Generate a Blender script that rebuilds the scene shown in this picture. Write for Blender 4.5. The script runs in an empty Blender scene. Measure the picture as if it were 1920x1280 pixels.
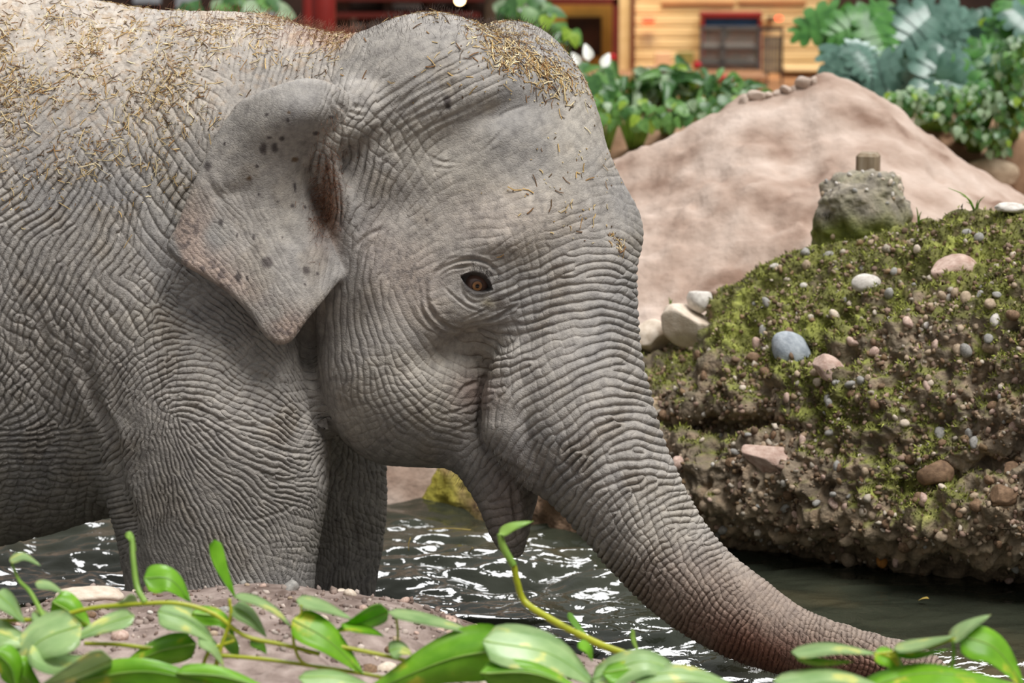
import bpy, math, random
import numpy as np
from mathutils import Vector, Matrix

# ------------------------------------------------------------------ camera, sky, sun, exposure
R = math.radians
CAM = np.array([0.0, -7.0, 2.05])
PITCH = R(10.0)
FPX = 1920 * 100.0 / 36.0
scene = bpy.context.scene
COL = scene.collection

cam_data = bpy.data.cameras.new('camera')
cam_data.lens = 100.0
cam_data.sensor_width = 36.0
cam_data.clip_end = 200.0
cam_data.dof.use_dof = True
cam_data.dof.focus_distance = 6.95
cam_data.dof.aperture_fstop = 4.0
cam = bpy.data.objects.new('camera', cam_data)
COL.objects.link(cam)
cam.location = CAM
cam.rotation_euler = (R(90.0) - PITCH, 0.0, 0.0)
scene.camera = cam

world = bpy.data.worlds.new('overcast_sky')
scene.world = world
world.use_nodes = True
wn, wl = world.node_tree.nodes, world.node_tree.links
wn.clear()
w_out = wn.new('ShaderNodeOutputWorld')
w_bg = wn.new('ShaderNodeBackground')
w_tc = wn.new('ShaderNodeTexCoord')
w_sep = wn.new('ShaderNodeSeparateXYZ')
w_rmp = wn.new('ShaderNodeValToRGB')
w_rmp.color_ramp.elements[0].position = 0.0
w_rmp.color_ramp.elements[0].color = (0.20, 0.205, 0.20, 1)
w_rmp.color_ramp.elements[1].position = 1.0
w_rmp.color_ramp.elements[1].color = (1.0, 1.0, 0.99, 1)
w_e = w_rmp.color_ramp.elements.new(0.35)
w_e.color = (0.50, 0.51, 0.51, 1)
wl.new(w_tc.outputs['Generated'], w_sep.inputs[0])
wl.new(w_sep.outputs['Z'], w_rmp.inputs['Fac'])
wl.new(w_rmp.outputs['Color'], w_bg.inputs['Color'])
w_bg.inputs['Strength'].default_value = 0.72
wl.new(w_bg.outputs[0], w_out.inputs[0])

sun_d = bpy.data.lights.new('roof_daylight_offscreen', 'SUN')       # daylight through the glass roof
sun_d.energy = 3.7
sun_d.angle = R(30)
sun_d.color = (1.0, 0.985, 0.96)
sun = bpy.data.objects.new('roof_daylight_offscreen', sun_d)
COL.objects.link(sun)
sun.rotation_euler = (R(20), R(20), 0.0)
sky_d = bpy.data.lights.new('roof_daylight_rear_offscreen', 'SUN')            # glass roof of the hall beyond the animal
sky_d.energy = 1.3
sky_d.angle = R(15)
sky_l = bpy.data.objects.new('roof_daylight_rear_offscreen', sky_d)
COL.objects.link(sky_l)
sky_l.rotation_euler = (R(-44), R(4), 0.0)

scene.view_settings.view_transform = 'Standard'
scene.view_settings.look = 'None'
scene.view_settings.gamma = 1.0
scene.view_settings.use_curve_mapping = False
scene.view_settings.exposure = 0.0

# ------------------------------------------------------------------ helpers
RNG = np.random.default_rng(7)
random.seed(7)
CP, SP = math.cos(PITCH), math.sin(PITCH)
MPX = 7.0 / (FPX * CP)          # metres for one drawing unit at the elephant


def W(u, v, Y):
    """world point at depth Y seen at drawing position (u, v)"""
    u = np.asarray(u, float); v = np.asarray(v, float); Y = np.asarray(Y, float)
    up = 640.0 - v
    dx = u - 960.0
    dy = FPX * CP + up * SP
    dz = -FPX * SP + up * CP
    t = (Y + 7.0) / dy
    return np.stack(np.broadcast_arrays(CAM[0] + dx * t, Y, CAM[2] + dz * t), -1)


def Wz(u, v, z):
    """world point at height z seen at (u, v)"""
    up = 640.0 - v
    dx = u - 960.0
    dy = FPX * CP + up * SP
    dz = -FPX * SP + up * CP
    t = (z - CAM[2]) / dz
    return np.array([dx * t, -7.0 + dy * t, z])


def U(p):
    """inverse of W: world -> drawing position"""
    p = np.asarray(p, float) - CAM
    f = p[..., 1] * CP - p[..., 2] * SP
    up = p[..., 1] * SP + p[..., 2] * CP
    return 960 + FPX * p[..., 0] / f, 640 - FPX * up / f


def tag(o, label=None, cat=None, group=None, kind=None):
    if label: o['label'] = label
    if cat: o['category'] = cat
    if group: o['group'] = group
    if kind: o['kind'] = kind
    return o


def link(name, data, parent=None, loc=None):
    o = bpy.data.objects.new(name, data)
    COL.objects.link(o)
    if parent is not None: o.parent = parent
    if loc is not None: o.location = loc
    return o


def empty(name, loc=(0, 0, 0)):
    o = link(name, None, None, loc)
    o.empty_display_size = 0.05
    return o


def mesh_np(name, V, loops, counts, mat=None, smooth=True):
    """fast mesh from arrays"""
    me = bpy.data.meshes.new(name)
    V = np.ascontiguousarray(V, np.float32)
    loops = np.ascontiguousarray(loops, np.int32).ravel()
    counts = np.ascontiguousarray(counts, np.int32)
    me.vertices.add(len(V))
    me.vertices.foreach_set('co', V.ravel())
    me.loops.add(len(loops))
    me.loops.foreach_set('vertex_index', loops)
    me.polygons.add(len(counts))
    st = np.zeros(len(counts), np.int32)
    st[1:] = np.cumsum(counts)[:-1]
    me.polygons.foreach_set('loop_start', st)
    try:
        me.polygons.foreach_set('loop_total', counts)
    except Exception:
        pass
    me.polygons.foreach_set('use_smooth', np.full(len(counts), smooth, bool))
    me.update(calc_edges=True)
    if mat is not None: me.materials.append(mat)
    return me


def mesh_py(name, V, F, mat=None, smooth=True):
    loops = np.concatenate([np.asarray(f) for f in F]) if len(F) else np.zeros(0)
    return mesh_np(name, np.asarray(V, float), loops, [len(f) for f in F], mat, smooth)


def set_color(me, name, rgb):
    a = me.attributes.new(name, 'FLOAT_COLOR', 'POINT')
    c = np.ones((len(me.vertices), 4), np.float32)
    c[:, :rgb.shape[1]] = rgb
    a.data.foreach_set('color', c.ravel())


class MB:
    """collects simple shapes into one mesh"""
    def __init__(self):
        self.V, self.F, self.n = [], [], 0

    def add(self, V, F):
        V = np.asarray(V, float)
        self.V.append(V)
        self.F += [tuple(int(i) + self.n for i in f) for f in F]
        self.n += len(V)
        return self

    def box(self, c, s, rz=0.0, bev=0.0):
        sx, sy, sz = [q / 2 for q in s]
        b = min(bev, sx * .9, sy * .9, sz * .9)
        if b <= 0:
            P = np.array([[x, y, z] for x in (-sx, sx) for y in (-sy, sy) for z in (-sz, sz)])
            F = [(0, 1, 3, 2), (4, 6, 7, 5), (0, 4, 5, 1), (2, 3, 7, 6), (0, 2, 6, 4), (1, 5, 7, 3)]
        else:
            P, F = bevel_box(sx, sy, sz, b)
        cz, sn = math.cos(rz), math.sin(rz)
        Q = P.copy()
        Q[:, 0] = P[:, 0] * cz - P[:, 1] * sn
        Q[:, 1] = P[:, 0] * sn + P[:, 1] * cz
        return self.add(Q + np.asarray(c, float), F)

    def tube(self, pts, rad, n=8, cap=True):
        V, F = tube(pts, rad, n, cap)
        return self.add(V, F)

    def build(self, name, mat, parent=None, smooth=False):
        me = mesh_py(name, np.concatenate(self.V), self.F, mat, smooth)
        return link(name, me, parent)


def bevel_box(sx, sy, sz, b):
    """box with chamfered edges (24 verts)"""
    P, idx = [], {}
    for ax in range(3):
        for s in (-1, 1):
            for t1 in (-1, 1):
                for t2 in (-1, 1):
                    h = [sx, sy, sz]
                    p = [0, 0, 0]
                    o1, o2 = [(1, 2), (0, 2), (0, 1)][ax]
                    p[ax] = s * h[ax]
                    p[o1] = t1 * (h[o1] - b)
                    p[o2] = t2 * (h[o2] - b)
                    sg = [0, 0, 0]; sg[ax] = s; sg[o1] = t1; sg[o2] = t2
                    idx[(ax, tuple(sg))] = len(P)
                    P.append(p)
    F = []
    S = (-1, 1)
    for ax in range(3):
        o1, o2 = [(1, 2), (0, 2), (0, 1)][ax]
        for s in S:
            q = []
            for t1, t2 in ((-1, -1), (1, -1), (1, 1), (-1, 1)):
                sg = [0, 0, 0]; sg[ax] = s; sg[o1] = t1; sg[o2] = t2
                q.append(idx[(ax, tuple(sg))])
            F.append(tuple(q))
    for a in range(3):
        for bb in range(a + 1, 3):
            c = 3 - a - bb
            for s1 in S:
                for s2 in S:
                    sg1 = [0, 0, 0]; sg1[a] = s1; sg1[bb] = s2; sg1[c] = -1
                    sg2 = list(sg1); sg2[c] = 1
                    F.append((idx[(a, tuple(sg1))], idx[(a, tuple(sg2))], idx[(bb, tuple(sg2))], idx[(bb, tuple(sg1))]))
    for s1 in S:
        for s2 in S:
            for s3 in S:
                t = (s1, s2, s3)
                F.append((idx[(0, t)], idx[(1, t)], idx[(2, t)]))
    P = np.array(P, float)
    G = []
    for f in F:                                     # outward winding
        q = P[list(f)]
        nrm = np.cross(q[1] - q[0], q[2] - q[0])
        G.append(f if np.dot(nrm, q.mean(0)) > 0 else f[::-1])
    return P, G


def frames(pts):
    pts = np.asarray(pts, float)
    T = np.gradient(pts, axis=0)
    T /= np.linalg.norm(T, axis=1)[:, None] + 1e-12
    N = np.zeros_like(T)
    ref = np.array([0.0, 0.0, 1.0]) if abs(T[0][2]) < 0.9 else np.array([1.0, 0, 0])
    for i, t in enumerate(T):
        n = ref - t * np.dot(ref, t)
        n /= np.linalg.norm(n) + 1e-12
        N[i] = n
        ref = n
    return T, N, np.cross(T, N)


def spline(pts, n):
    """Catmull-Rom through pts (k-dim), n samples"""
    P = np.asarray(pts, float)
    if len(P) < 3:
        t = np.linspace(0, 1, n)[:, None]
        return P[0] * (1 - t) + P[-1] * t
    P = np.vstack([2 * P[0] - P[1], P, 2 * P[-1] - P[-2]])
    m = len(P) - 3
    t = np.linspace(0, m - 1e-6, n)
    i = t.astype(int)
    f = (t - i)[:, None]
    a, b, c, d = P[i], P[i + 1], P[i + 2], P[i + 3]
    return 0.5 * (2 * b + (c - a) * f + (2 * a - 5 * b + 4 * c - d) * f ** 2 + (3 * b - a - 3 * c + d) * f ** 3)


def tube(pts, rad, n=8, cap=True):
    pts = np.asarray(pts, float)
    rad = np.broadcast_to(np.asarray(rad, float), (len(pts),))
    T, N, B = frames(pts)
    a = np.linspace(0, 2 * math.pi, n, endpoint=False)
    ring = N[:, None, :] * np.cos(a)[None, :, None] + B[:, None, :] * np.sin(a)[None, :, None]
    V = (pts[:, None, :] + ring * rad[:, None, None]).reshape(-1, 3)
    F = []
    for i in range(len(pts) - 1):
        for j in range(n):
            k = (j + 1) % n
            F.append((i * n + j, i * n + k, (i + 1) * n + k, (i + 1) * n + j))
    if cap:
        F.append(tuple(range(n - 1, -1, -1)))
        F.append(tuple((len(pts) - 1) * n + j for j in range(n)))
    return V, F


def gnoise(shape, scale, rng, octaves=1, gain=0.5):
    """smooth random field on a grid (FFT filtered), unit variance"""
    out = np.zeros(shape)
    fy = np.fft.fftfreq(shape[0])[:, None]
    fx = np.fft.rfftfreq(shape[1])[None, :]
    q = fx * fx + fy * fy
    amp, sc = 1.0, scale
    for _ in range(octaves):
        w = np.fft.rfft2(rng.standard_normal(shape))
        n = np.fft.irfft2(w * np.exp(-q * (math.pi * sc) ** 2 * 0.5), s=shape)
        out += amp * n / (n.std() + 1e-12)
        amp *= gain
        sc *= 0.5
    return out / out.std()


class Noise3:
    """value noise in 3-D"""
    def __init__(self, seed):
        self.t = np.random.default_rng(seed).random((32, 32, 32)).astype(np.float32) * 2 - 1

    def __call__(self, P, scale=1.0, octaves=1, gain=0.5):
        P = np.asarray(P, float) / scale
        out, amp, tot = 0, 1.0, 0
        for o in range(octaves):
            i = np.floor(P).astype(int)
            f = P - i
            f = f * f * (3 - 2 * f)
            i &= 31
            j = (i + 1) & 31
            t = self.t
            x0, y0, z0 = i[..., 0], i[..., 1], i[..., 2]
            x1, y1, z1 = j[..., 0], j[..., 1], j[..., 2]
            a, b, c = f[..., 0], f[..., 1], f[..., 2]
            v = ((t[x0, y0, z0] * (1 - a) + t[x1, y0, z0] * a) * (1 - b) + (t[x0, y1, z0] * (1 - a) + t[x1, y1, z0] * a) * b) * (1 - c) \
                + ((t[x0, y0, z1] * (1 - a) + t[x1, y0, z1] * a) * (1 - b) + (t[x0, y1, z1] * (1 - a) + t[x1, y1, z1] * a) * b) * c
            out = out + amp * v
            tot += amp
            amp *= gain
            P = P * 2.03 + 11.7
        return out / tot


N3 = Noise3(3)


def sstep(a, b, x):
    t = np.clip((np.asarray(x, float) - a) / (b - a), 0, 1)
    return t * t * (3 - 2 * t)


def srgb(r, g, b):
    return tuple(((c / 255) / 12.92 if c / 255 <= 0.04045 else (((c / 255) + 0.055) / 1.055) ** 2.4) for c in (r, g, b))


def SR(r, g, b):
    return np.array(srgb(r, g, b))


# ------------------------------------------------------------------ materials
def new_mat(name):
    m = bpy.data.materials.new(name)
    m.use_nodes = True
    nt = m.node_tree
    b = nt.nodes['Principled BSDF']
    return m, nt.nodes, nt.links, b


def ramp(nodes, stops, interp='LINEAR'):
    r = nodes.new('ShaderNodeValToRGB')
    r.color_ramp.interpolation = interp
    e = r.color_ramp.elements
    e[0].position, e[0].color = stops[0][0], (*stops[0][1], 1)
    e[1].position, e[1].color = stops[-1][0], (*stops[-1][1], 1)
    for p, c in stops[1:-1]:
        k = e.new(p)
        k.color = (*c, 1)
    return r


def mat_noise(name, stops, scale=6.0, detail=4.0, rough=0.8, bump=0.0, bscale=None, spec=0.3, attr=None, coord='Object', stretch=None):
    """principled with a noise colour ramp and noise bump; attr multiplies a colour attribute in"""
    m, nd, lk, b = new_mat(name)
    tc = nd.new('ShaderNodeTexCoord')
    src = tc.outputs[coord]
    if stretch:
        mp = nd.new('ShaderNodeMapping')
        mp.inputs['Scale'].default_value = stretch
        lk.new(src, mp.inputs[0])
        src = mp.outputs[0]
    n = nd.new('ShaderNodeTexNoise')
    n.inputs['Scale'].default_value = scale
    n.inputs['Detail'].default_value = detail
    lk.new(src, n.inputs['Vector'])
    r = ramp(nd, stops)
    lk.new(n.outputs['Fac'], r.inputs[0])
    col = r.outputs[0]
    if attr:
        a = nd.new('ShaderNodeAttribute')
        a.attribute_name = attr
        mx = nd.new('ShaderNodeMix')
        mx.data_type = 'RGBA'
        mx.blend_type = 'MULTIPLY'
        mx.inputs['Factor'].default_value = 1.0
        lk.new(a.outputs['Color'], mx.inputs[6])
        lk.new(col, mx.inputs[7])
        col = mx.outputs[2]
    lk.new(col, b.inputs['Base Color'])
    b.inputs['Roughness'].default_value = rough
    b.inputs['Specular IOR Level'].default_value = spec
    if bump:
        n2 = nd.new('ShaderNodeTexNoise')
        n2.inputs['Scale'].default_value = bscale or scale * 4
        n2.inputs['Detail'].default_value = 5.0
        lk.new(src, n2.inputs['Vector'])
        bp = nd.new('ShaderNodeBump')
        bp.inputs['Strength'].default_value = bump
        bp.inputs['Distance'].default_value = 0.01
        lk.new(n2.outputs['Fac'], bp.inputs['Height'])
        lk.new(bp.outputs[0], b.inputs['Normal'])
    return m


def mat_plain(name, rgb, rough=0.6, spec=0.4, metal=0.0, emit=None, estr=0.0, var=0.12, scale=8.0):
    a = np.asarray(rgb, float)
    m = mat_noise(name, [(0.3, tuple(a * (1 - var))), (0.7, tuple(np.minimum(a * (1 + var), 1)))], scale, 3.0, rough, 0.0, None, spec)
    b = m.node_tree.nodes['Principled BSDF']
    b.inputs['Metallic'].default_value = metal
    if emit is not None:
        b.inputs['Emission Color'].default_value = (*emit, 1)
        b.inputs['Emission Strength'].default_value = estr
    return m

# ------------------------------------------------------------------ the elephant: one continuous skin grown from a distance field
# drawing units: u right, v down, w away from the viewer (1 unit = MPX metres at the animal)
def sd_ell(P, c, r, yaw=0.0, roll=0.0):
    q = P - np.asarray(c, float)
    if roll:
        cr, sr = math.cos(R(roll)), math.sin(R(roll))
        q = np.stack([q[:, 0] * cr + q[:, 1] * sr, -q[:, 0] * sr + q[:, 1] * cr, q[:, 2]], -1)
    if yaw:
        cy, sy = math.cos(R(yaw)), math.sin(R(yaw))
        q = np.stack([q[:, 0] * cy - q[:, 2] * sy, q[:, 1], q[:, 0] * sy + q[:, 2] * cy], -1)
    r = np.asarray(r, float)
    k0 = np.sqrt(((q / r) ** 2).sum(1))
    k1 = np.sqrt(((q / (r * r)) ** 2).sum(1)) + 1e-9
    return k0 * (k0 - 1.0) / k1


def sd_cone(P, a, b, ra, rb):
    a = np.asarray(a, float); b = np.asarray(b, float)
    ab = b - a
    q = P - a
    t = np.clip(q @ ab / (ab @ ab), 0, 1)
    return np.sqrt(((q - t[:, None] * ab) ** 2).sum(1)) - (ra + (rb - ra) * t)


def smin(a, b, k):
    h = np.maximum(k - np.abs(a - b), 0) / k
    return np.minimum(a, b) - h * h * k * 0.25


def chain(lst):
    lst = [tuple(x) for x in spline(lst, 2 * len(lst) - 1)] if 3 < len(lst) < 20 else lst
    out = []
    for (p, q) in zip(lst[:-1], lst[1:]):
        out.append(('c', p[:3], q[:3], p[3], q[3]))
    return out


BODY = [
    ('e', (-260, 505, 300), (860, 545, 360)),
    ('e', (120, 470, 300), (520, 470, 335)),
    ('e', (400, 380, 285), (330, 352, 300)),
    ('e', (310, 610, 155), (245, 300, 215)),          # near shoulder blade
    ('c', (480, 330, 260), (760, 340, 210), 285, 255),  # neck
    ('c', (520, 540, 430), (690, 550, 390), 200, 170),  # lower neck
    ('e', (545, 770, 370), (130, 125, 140)),          # chest
] + chain([(365, 590, 130, 160), (392, 740, 110, 178), (412, 850, 102, 186), (408, 960, 100, 166), (412, 1090, 100, 148), (418, 1260, 100, 146), (420, 1560, 110, 158), (424, 1640, 112, 168)]) + [
    ('c', (215, 740, 120), (260, 830, 110), 60, 62),    # elbow
]
FAR_LEG = chain([(590, 740, 470, 135), (590, 880, 470, 130), (592, 970, 470, 128), (578, 1110, 470, 122), (570, 1300, 470, 125), (566, 1560, 470, 140)])
HIND = chain([(-830, 600, 120, 260), (-840, 900, 110, 190), (-850, 1200, 110, 150), (-850, 1620, 110, 160)]) + chain([(-800, 600, 520, 250), (-800, 900, 520, 190), (-790, 1200, 520, 150), (-790, 1600, 520, 160)]) + [('e', (-760, 480, 310), (420, 470, 330))]
TRUNK = [(1020, 400, 140, 140), (1048, 500, 110, 142), (1058, 600, 85, 137), (1064, 700, 55, 142), (1092, 800, 15, 140), (1142, 886, -22, 118), (1228, 1015, -75, 97), (1302, 1095, -120, 88),
         (1390, 1155, -160, 80), (1480, 1200, -190, 64), (1600, 1226, -215, 47), (1712, 1253, -232, 42), (1760, 1290, -236, 36)]
TR_S = spline(TRUNK, 28)
SKULL = [
    ('e', (808, 186, 75), (163, 160, 142)),           # near dome
    ('e', (962, 176, 315), (120, 136, 138)),          # far dome
    ('e', (880, 280, 180), (205, 185, 235)),
    ('c', (970, 240, 200), (1024, 400, 150), 106, 112),
    ('e', (988, 330, 200), (126, 205, 176)),
    ('e', (1106, 440, 215), (98, 86, 105)),           # far brow
    ('e', (950, 440, 10), (88, 66, 84)),              # near brow
    ('e', (872, 555, 20), (105, 100, 94)),            # eye swelling
    ('e', (752, 450, 50), (135, 140, 100)),
    ('e', (735, 636, 85), (136, 180, 146)),          # cheek
    ('e', (754, 732, 88), (128, 118, 134)),          # jaw
    ('c', (770, 756, 108), (868, 806, 112), 96, 70),
    ('c', (690, 480, 100), (720, 330, 120), 120, 150),
    ('c', (800, 690, 185), (1020, 690, 170), 90, 90),   # inside of the mouth corner
]
TRUNKS = chain([tuple(x) for x in TR_S]) + chain([(990, 700, 0, 80), (962, 800, -22, 58), (1010, 858, -22, 56), (1040, 880, -20, 56)])
LIP = chain([(900, 846, 80, 58), (932, 902, 66, 46), (945, 950, 60, 36), (955, 1000, 54, 27), (966, 1032, 52, 10)]) + chain([(968, 860, 116, 40), (976, 930, 110, 27), (976, 995, 102, 18)])

RIM = chain([(672, 205, -40, 46), (640, 236, -62, 36), (606, 272, -74, 24), (618, 330, -58, 24), (640, 400, -34, 26), (650, 470, -10, 30)])
EAR_OUT = np.array([(668, 196), (648, 172), (612, 152), (565, 147), (510, 163), (455, 186), (428, 216), (402, 258), (380, 305), (352, 372), (330, 425), (312, 464), (336, 492), (378, 517), (430, 552),
                    (468, 590), (496, 630), (522, 646), (548, 638), (574, 602), (604, 566), (634, 530), (668, 500), (690, 420), (690, 300)], float)
EAR_OUT = spline(np.vstack([EAR_OUT, EAR_OUT[:1]]), 97)[:-1]
EAR_W = np.array([  # u, v, depth of the ear sheet
    (680, 200, -50), (640, 178, -96), (560, 152, -104), (470, 186, -96), (430, 220, -96), (640, 212, -118), (600, 195, -156), (540, 190, -164), (480, 215, -146), (600, 232, -146), (545, 232, -158), (480, 255, -136),
    (585, 275, -80), (610, 300, -10), (575, 310, -62), (535, 290, -104), (540, 340, -90), (480, 330, -112), (400, 300, -106), (360, 380, -106), (420, 400, -110), (500, 400, -104), (570, 400, -76), (605, 400, -30),
    (640, 350, 20), (650, 420, 20), (690, 330, 20), (690, 420, 10), (660, 480, 0), (640, 530, -30),
    (315, 465, -98), (380, 470, -122), (460, 490, -128), (540, 480, -116), (600, 480, -74), (605, 550, -96), (570, 560, -122), (530, 580, -140), (480, 560, -134), (525, 640, -128),
    (440, 350, -104), (395, 355, -122), (430, 330, -112), (425, 375, -98)], float)


def _ek(du, dv):
    return np.sqrt(du * du + dv * dv + 40.0 ** 2)


_A = np.block([[_ek(EAR_W[:, None, 0] - EAR_W[None, :, 0], EAR_W[:, None, 1] - EAR_W[None, :, 1]) - 25 * np.eye(len(EAR_W)), np.ones((len(EAR_W), 1))], [np.ones((1, len(EAR_W))), np.zeros((1, 1))]])
_C = np.linalg.solve(_A, np.append(EAR_W[:, 2], 0.0))


def ear_depth(u, v):
    d = np.full(len(u), _C[-1])
    for (a, b, w), c in zip(EAR_W, _C):
        d += c * _ek(u - a, v - b)
    return d


def poly_sd(u, v, P):
    d = np.full(len(u), 1e9)
    s = np.ones(len(u))
    n = len(P)
    for i in range(n):
        a, b = P[i], P[i - 1]
        e = b - a
        wx, wy = u - a[0], v - a[1]
        t = np.clip((wx * e[0] + wy * e[1]) / (e @ e), 0, 1)
        d = np.minimum(d, (wx - e[0] * t) ** 2 + (wy - e[1] * t) ** 2)
        c1, c2 = v >= a[1], v < b[1]
        c3 = e[0] * wy > e[1] * wx
        s = np.where((c1 & c2 & c3) | (~c1 & ~c2 & ~c3), -s, s)
    return s * np.sqrt(d)


def sd_list(P, prims, k):
    d = None
    for p in prims:
        q = sd_ell(P, p[1], p[2], *p[3:]) if p[0] == 'e' else sd_cone(P, *p[1:])
        d = q if d is None else smin(d, q, k)
    return d


def sd_ear(P):
    d = np.full(len(P), 200.0)
    m = (P[:, 0] > 250) & (P[:, 0] < 760) & (P[:, 1] > 80) & (P[:, 1] < 710) & (P[:, 2] > -230) & (P[:, 2] < 60)
    if m.any():
        q = P[m]
        pd = poly_sd(q[:, 0], q[:, 1], EAR_OUT)
        wd = np.abs(q[:, 2] - ear_depth(q[:, 0], q[:, 1])) * 0.9
        th = 11.0
        a = np.maximum(pd + th, 0); b = wd
        d[m] = np.where(pd + th > 0, np.sqrt(a * a + b * b) - th, wd - th)
    return d


def boxed(P, prims, k, lo, hi):
    """distance to a group of shapes, evaluated only inside its box"""
    m = ((P > lo) & (P < hi)).all(1)
    d = np.full(len(P), 150.0)
    if m.any():
        d[m] = sd_list(P[m], prims, k)
    return d


def sdf(P, parts=False):
    I = 1e6
    db = boxed(P, BODY, 70.0, (-1300, -I, -I), (1150, I, I))
    db = smin(db, boxed(P, HIND, 90.0, (-I, -I, -I), (-150, I, I)), 120.0)
    ds = boxed(P, SKULL, 95.0, (480, -200, -I), (1400, 1000, I))
    dt = boxed(P, TRUNKS, 12.0, (750, 200, -I), (I, I, I))
    dh = smin(ds, dt, 60.0 - 46.0 * sstep(610, 690, P[:, 1]))
    dl = np.minimum(boxed(P, LIP, 24.0, (750, 700, -100), (1150, 1200, 300)), boxed(P, RIM, 24.0, (500, 100, -230), (760, 600, 160)))
    df = boxed(P, FAR_LEG, 20.0, (350, 500, 150), (850, I, 800))
    de = sd_ear(P)
    h = smin(dh, dl, 26.0)
    d = smin(db, h, 14.0 + 110.0 * sstep(300, 130, P[:, 1]))
    d = smin(d, df, 40.0)
    d = smin(d, de, 14.0)
    if parts:
        return d, db, h, df, de, dl
    return d


def grow(cell, lo, hi):
    """surface nets on a sparsely evaluated grid"""
    n = np.ceil((np.asarray(hi) - lo) / cell / 4).astype(int) * 4
    lo = np.asarray(lo, float)
    nc = n // 4
    g = np.stack(np.meshgrid(*[(np.arange(m) * 4 + 1.5) * cell + l for m, l in zip(nc, lo)], indexing='ij'), -1).reshape(-1, 3)
    dc = np.concatenate([sdf(q) for q in np.array_split(g, max(1, len(g) // 300000))]).reshape(nc)
    act = np.abs(dc) < cell * 4 * 1.45
    D = np.repeat(np.repeat(np.repeat(np.sign(dc).astype(np.float32) * 100, 4, 0), 4, 1), 4, 2)
    ai = np.argwhere(act)
    off = np.stack(np.meshgrid(range(4), range(4), range(4), indexing='ij'), -1).reshape(-1, 3)
    idx = (ai[:, None, :] * 4 + off[None]).reshape(-1, 3)
    for q in np.array_split(idx, max(1, len(idx) // 400000)):
        D[q[:, 0], q[:, 1], q[:, 2]] = sdf(q * cell + lo)
    S = D < 0
    cnt = np.zeros(tuple(m - 1 for m in D.shape), np.int8)
    for a in (0, 1):
        for b in (0, 1):
            for c in (0, 1):
                cnt += S[a:S.shape[0] - 1 + a, b:S.shape[1] - 1 + b, c:S.shape[2] - 1 + c]
    cells = np.argwhere((cnt > 0) & (cnt < 8))
    vid = np.full(cnt.shape, -1, np.int32)
    vid[cells[:, 0], cells[:, 1], cells[:, 2]] = np.arange(len(cells))
    acc = np.zeros((len(cells), 3)); num = np.zeros(len(cells))
    cor = [(a, b, c) for a in (0, 1) for b in (0, 1) for c in (0, 1)]
    val = {k: D[cells[:, 0] + k[0], cells[:, 1] + k[1], cells[:, 2] + k[2]].astype(float) for k in cor}
    for a in cor:
        for ax in range(3):
            if a[ax] == 0:
                b = list(a); b[ax] = 1; b = tuple(b)
                va, vb = val[a], val[b]
                m = (va < 0) != (vb < 0)
                t = np.where(m, va / np.where(m, va - vb, 1), 0)
                p = np.array(a, float)[None] + t[:, None] * (np.array(b, float) - a)[None]
                acc[m] += p[m]; num[m] += 1
    V = (cells + acc / num[:, None]) * cell + lo
    Q = []
    for ax in range(3):
        sl0 = [slice(None)] * 3; sl1 = [slice(None)] * 3
        sl0[ax] = slice(0, -1); sl1[ax] = slice(1, None)
        s0, s1 = S[tuple(sl0)], S[tuple(sl1)]
        e = np.argwhere(s0 != s1)
        o1, o2 = (ax + 1) % 3, (ax + 2) % 3
        e = e[(e[:, o1] > 0) & (e[:, o2] > 0) & (e[:, o1] < D.shape[o1] - 1) & (e[:, o2] < D.shape[o2] - 1)]
        fl = s0[e[:, 0], e[:, 1], e[:, 2]]
        q = []
        for d1, d2 in ((0, 0), (-1, 0), (-1, -1), (0, -1)):
            c = e.copy(); c[:, o1] += d1; c[:, o2] += d2
            q.append(vid[c[:, 0], c[:, 1], c[:, 2]])
        q = np.stack(q, -1)
        q[~fl] = q[~fl][:, ::-1]
        Q.append(q)
    return V, np.concatenate(Q)


def edge_smooth(V, Q, it=1, lam=0.5, mask=None):
    E = np.concatenate([Q[:, [i, (i + 1) % 4]] for i in range(4)])
    deg = np.bincount(E.ravel(), minlength=len(V)).astype(float)
    for _ in range(it):
        A = np.stack([np.bincount(E[:, 0], V[E[:, 1], k], len(V)) + np.bincount(E[:, 1], V[E[:, 0], k], len(V)) for k in range(3)], -1)
        T = A / np.maximum(deg, 1)[:, None]
        nv = V + lam * (T - V)
        V = nv if mask is None else np.where(mask[:, None], nv, V)
    return V


def vnormals(V, Q):
    n = np.cross(V[Q[:, 2]] - V[Q[:, 0]], V[Q[:, 3]] - V[Q[:, 1]])
    N = np.stack([sum(np.bincount(Q[:, i], n[:, k], len(V)) for i in range(4)) for k in range(3)], -1)
    return N / (np.linalg.norm(N, axis=1)[:, None] + 1e-9)


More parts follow.
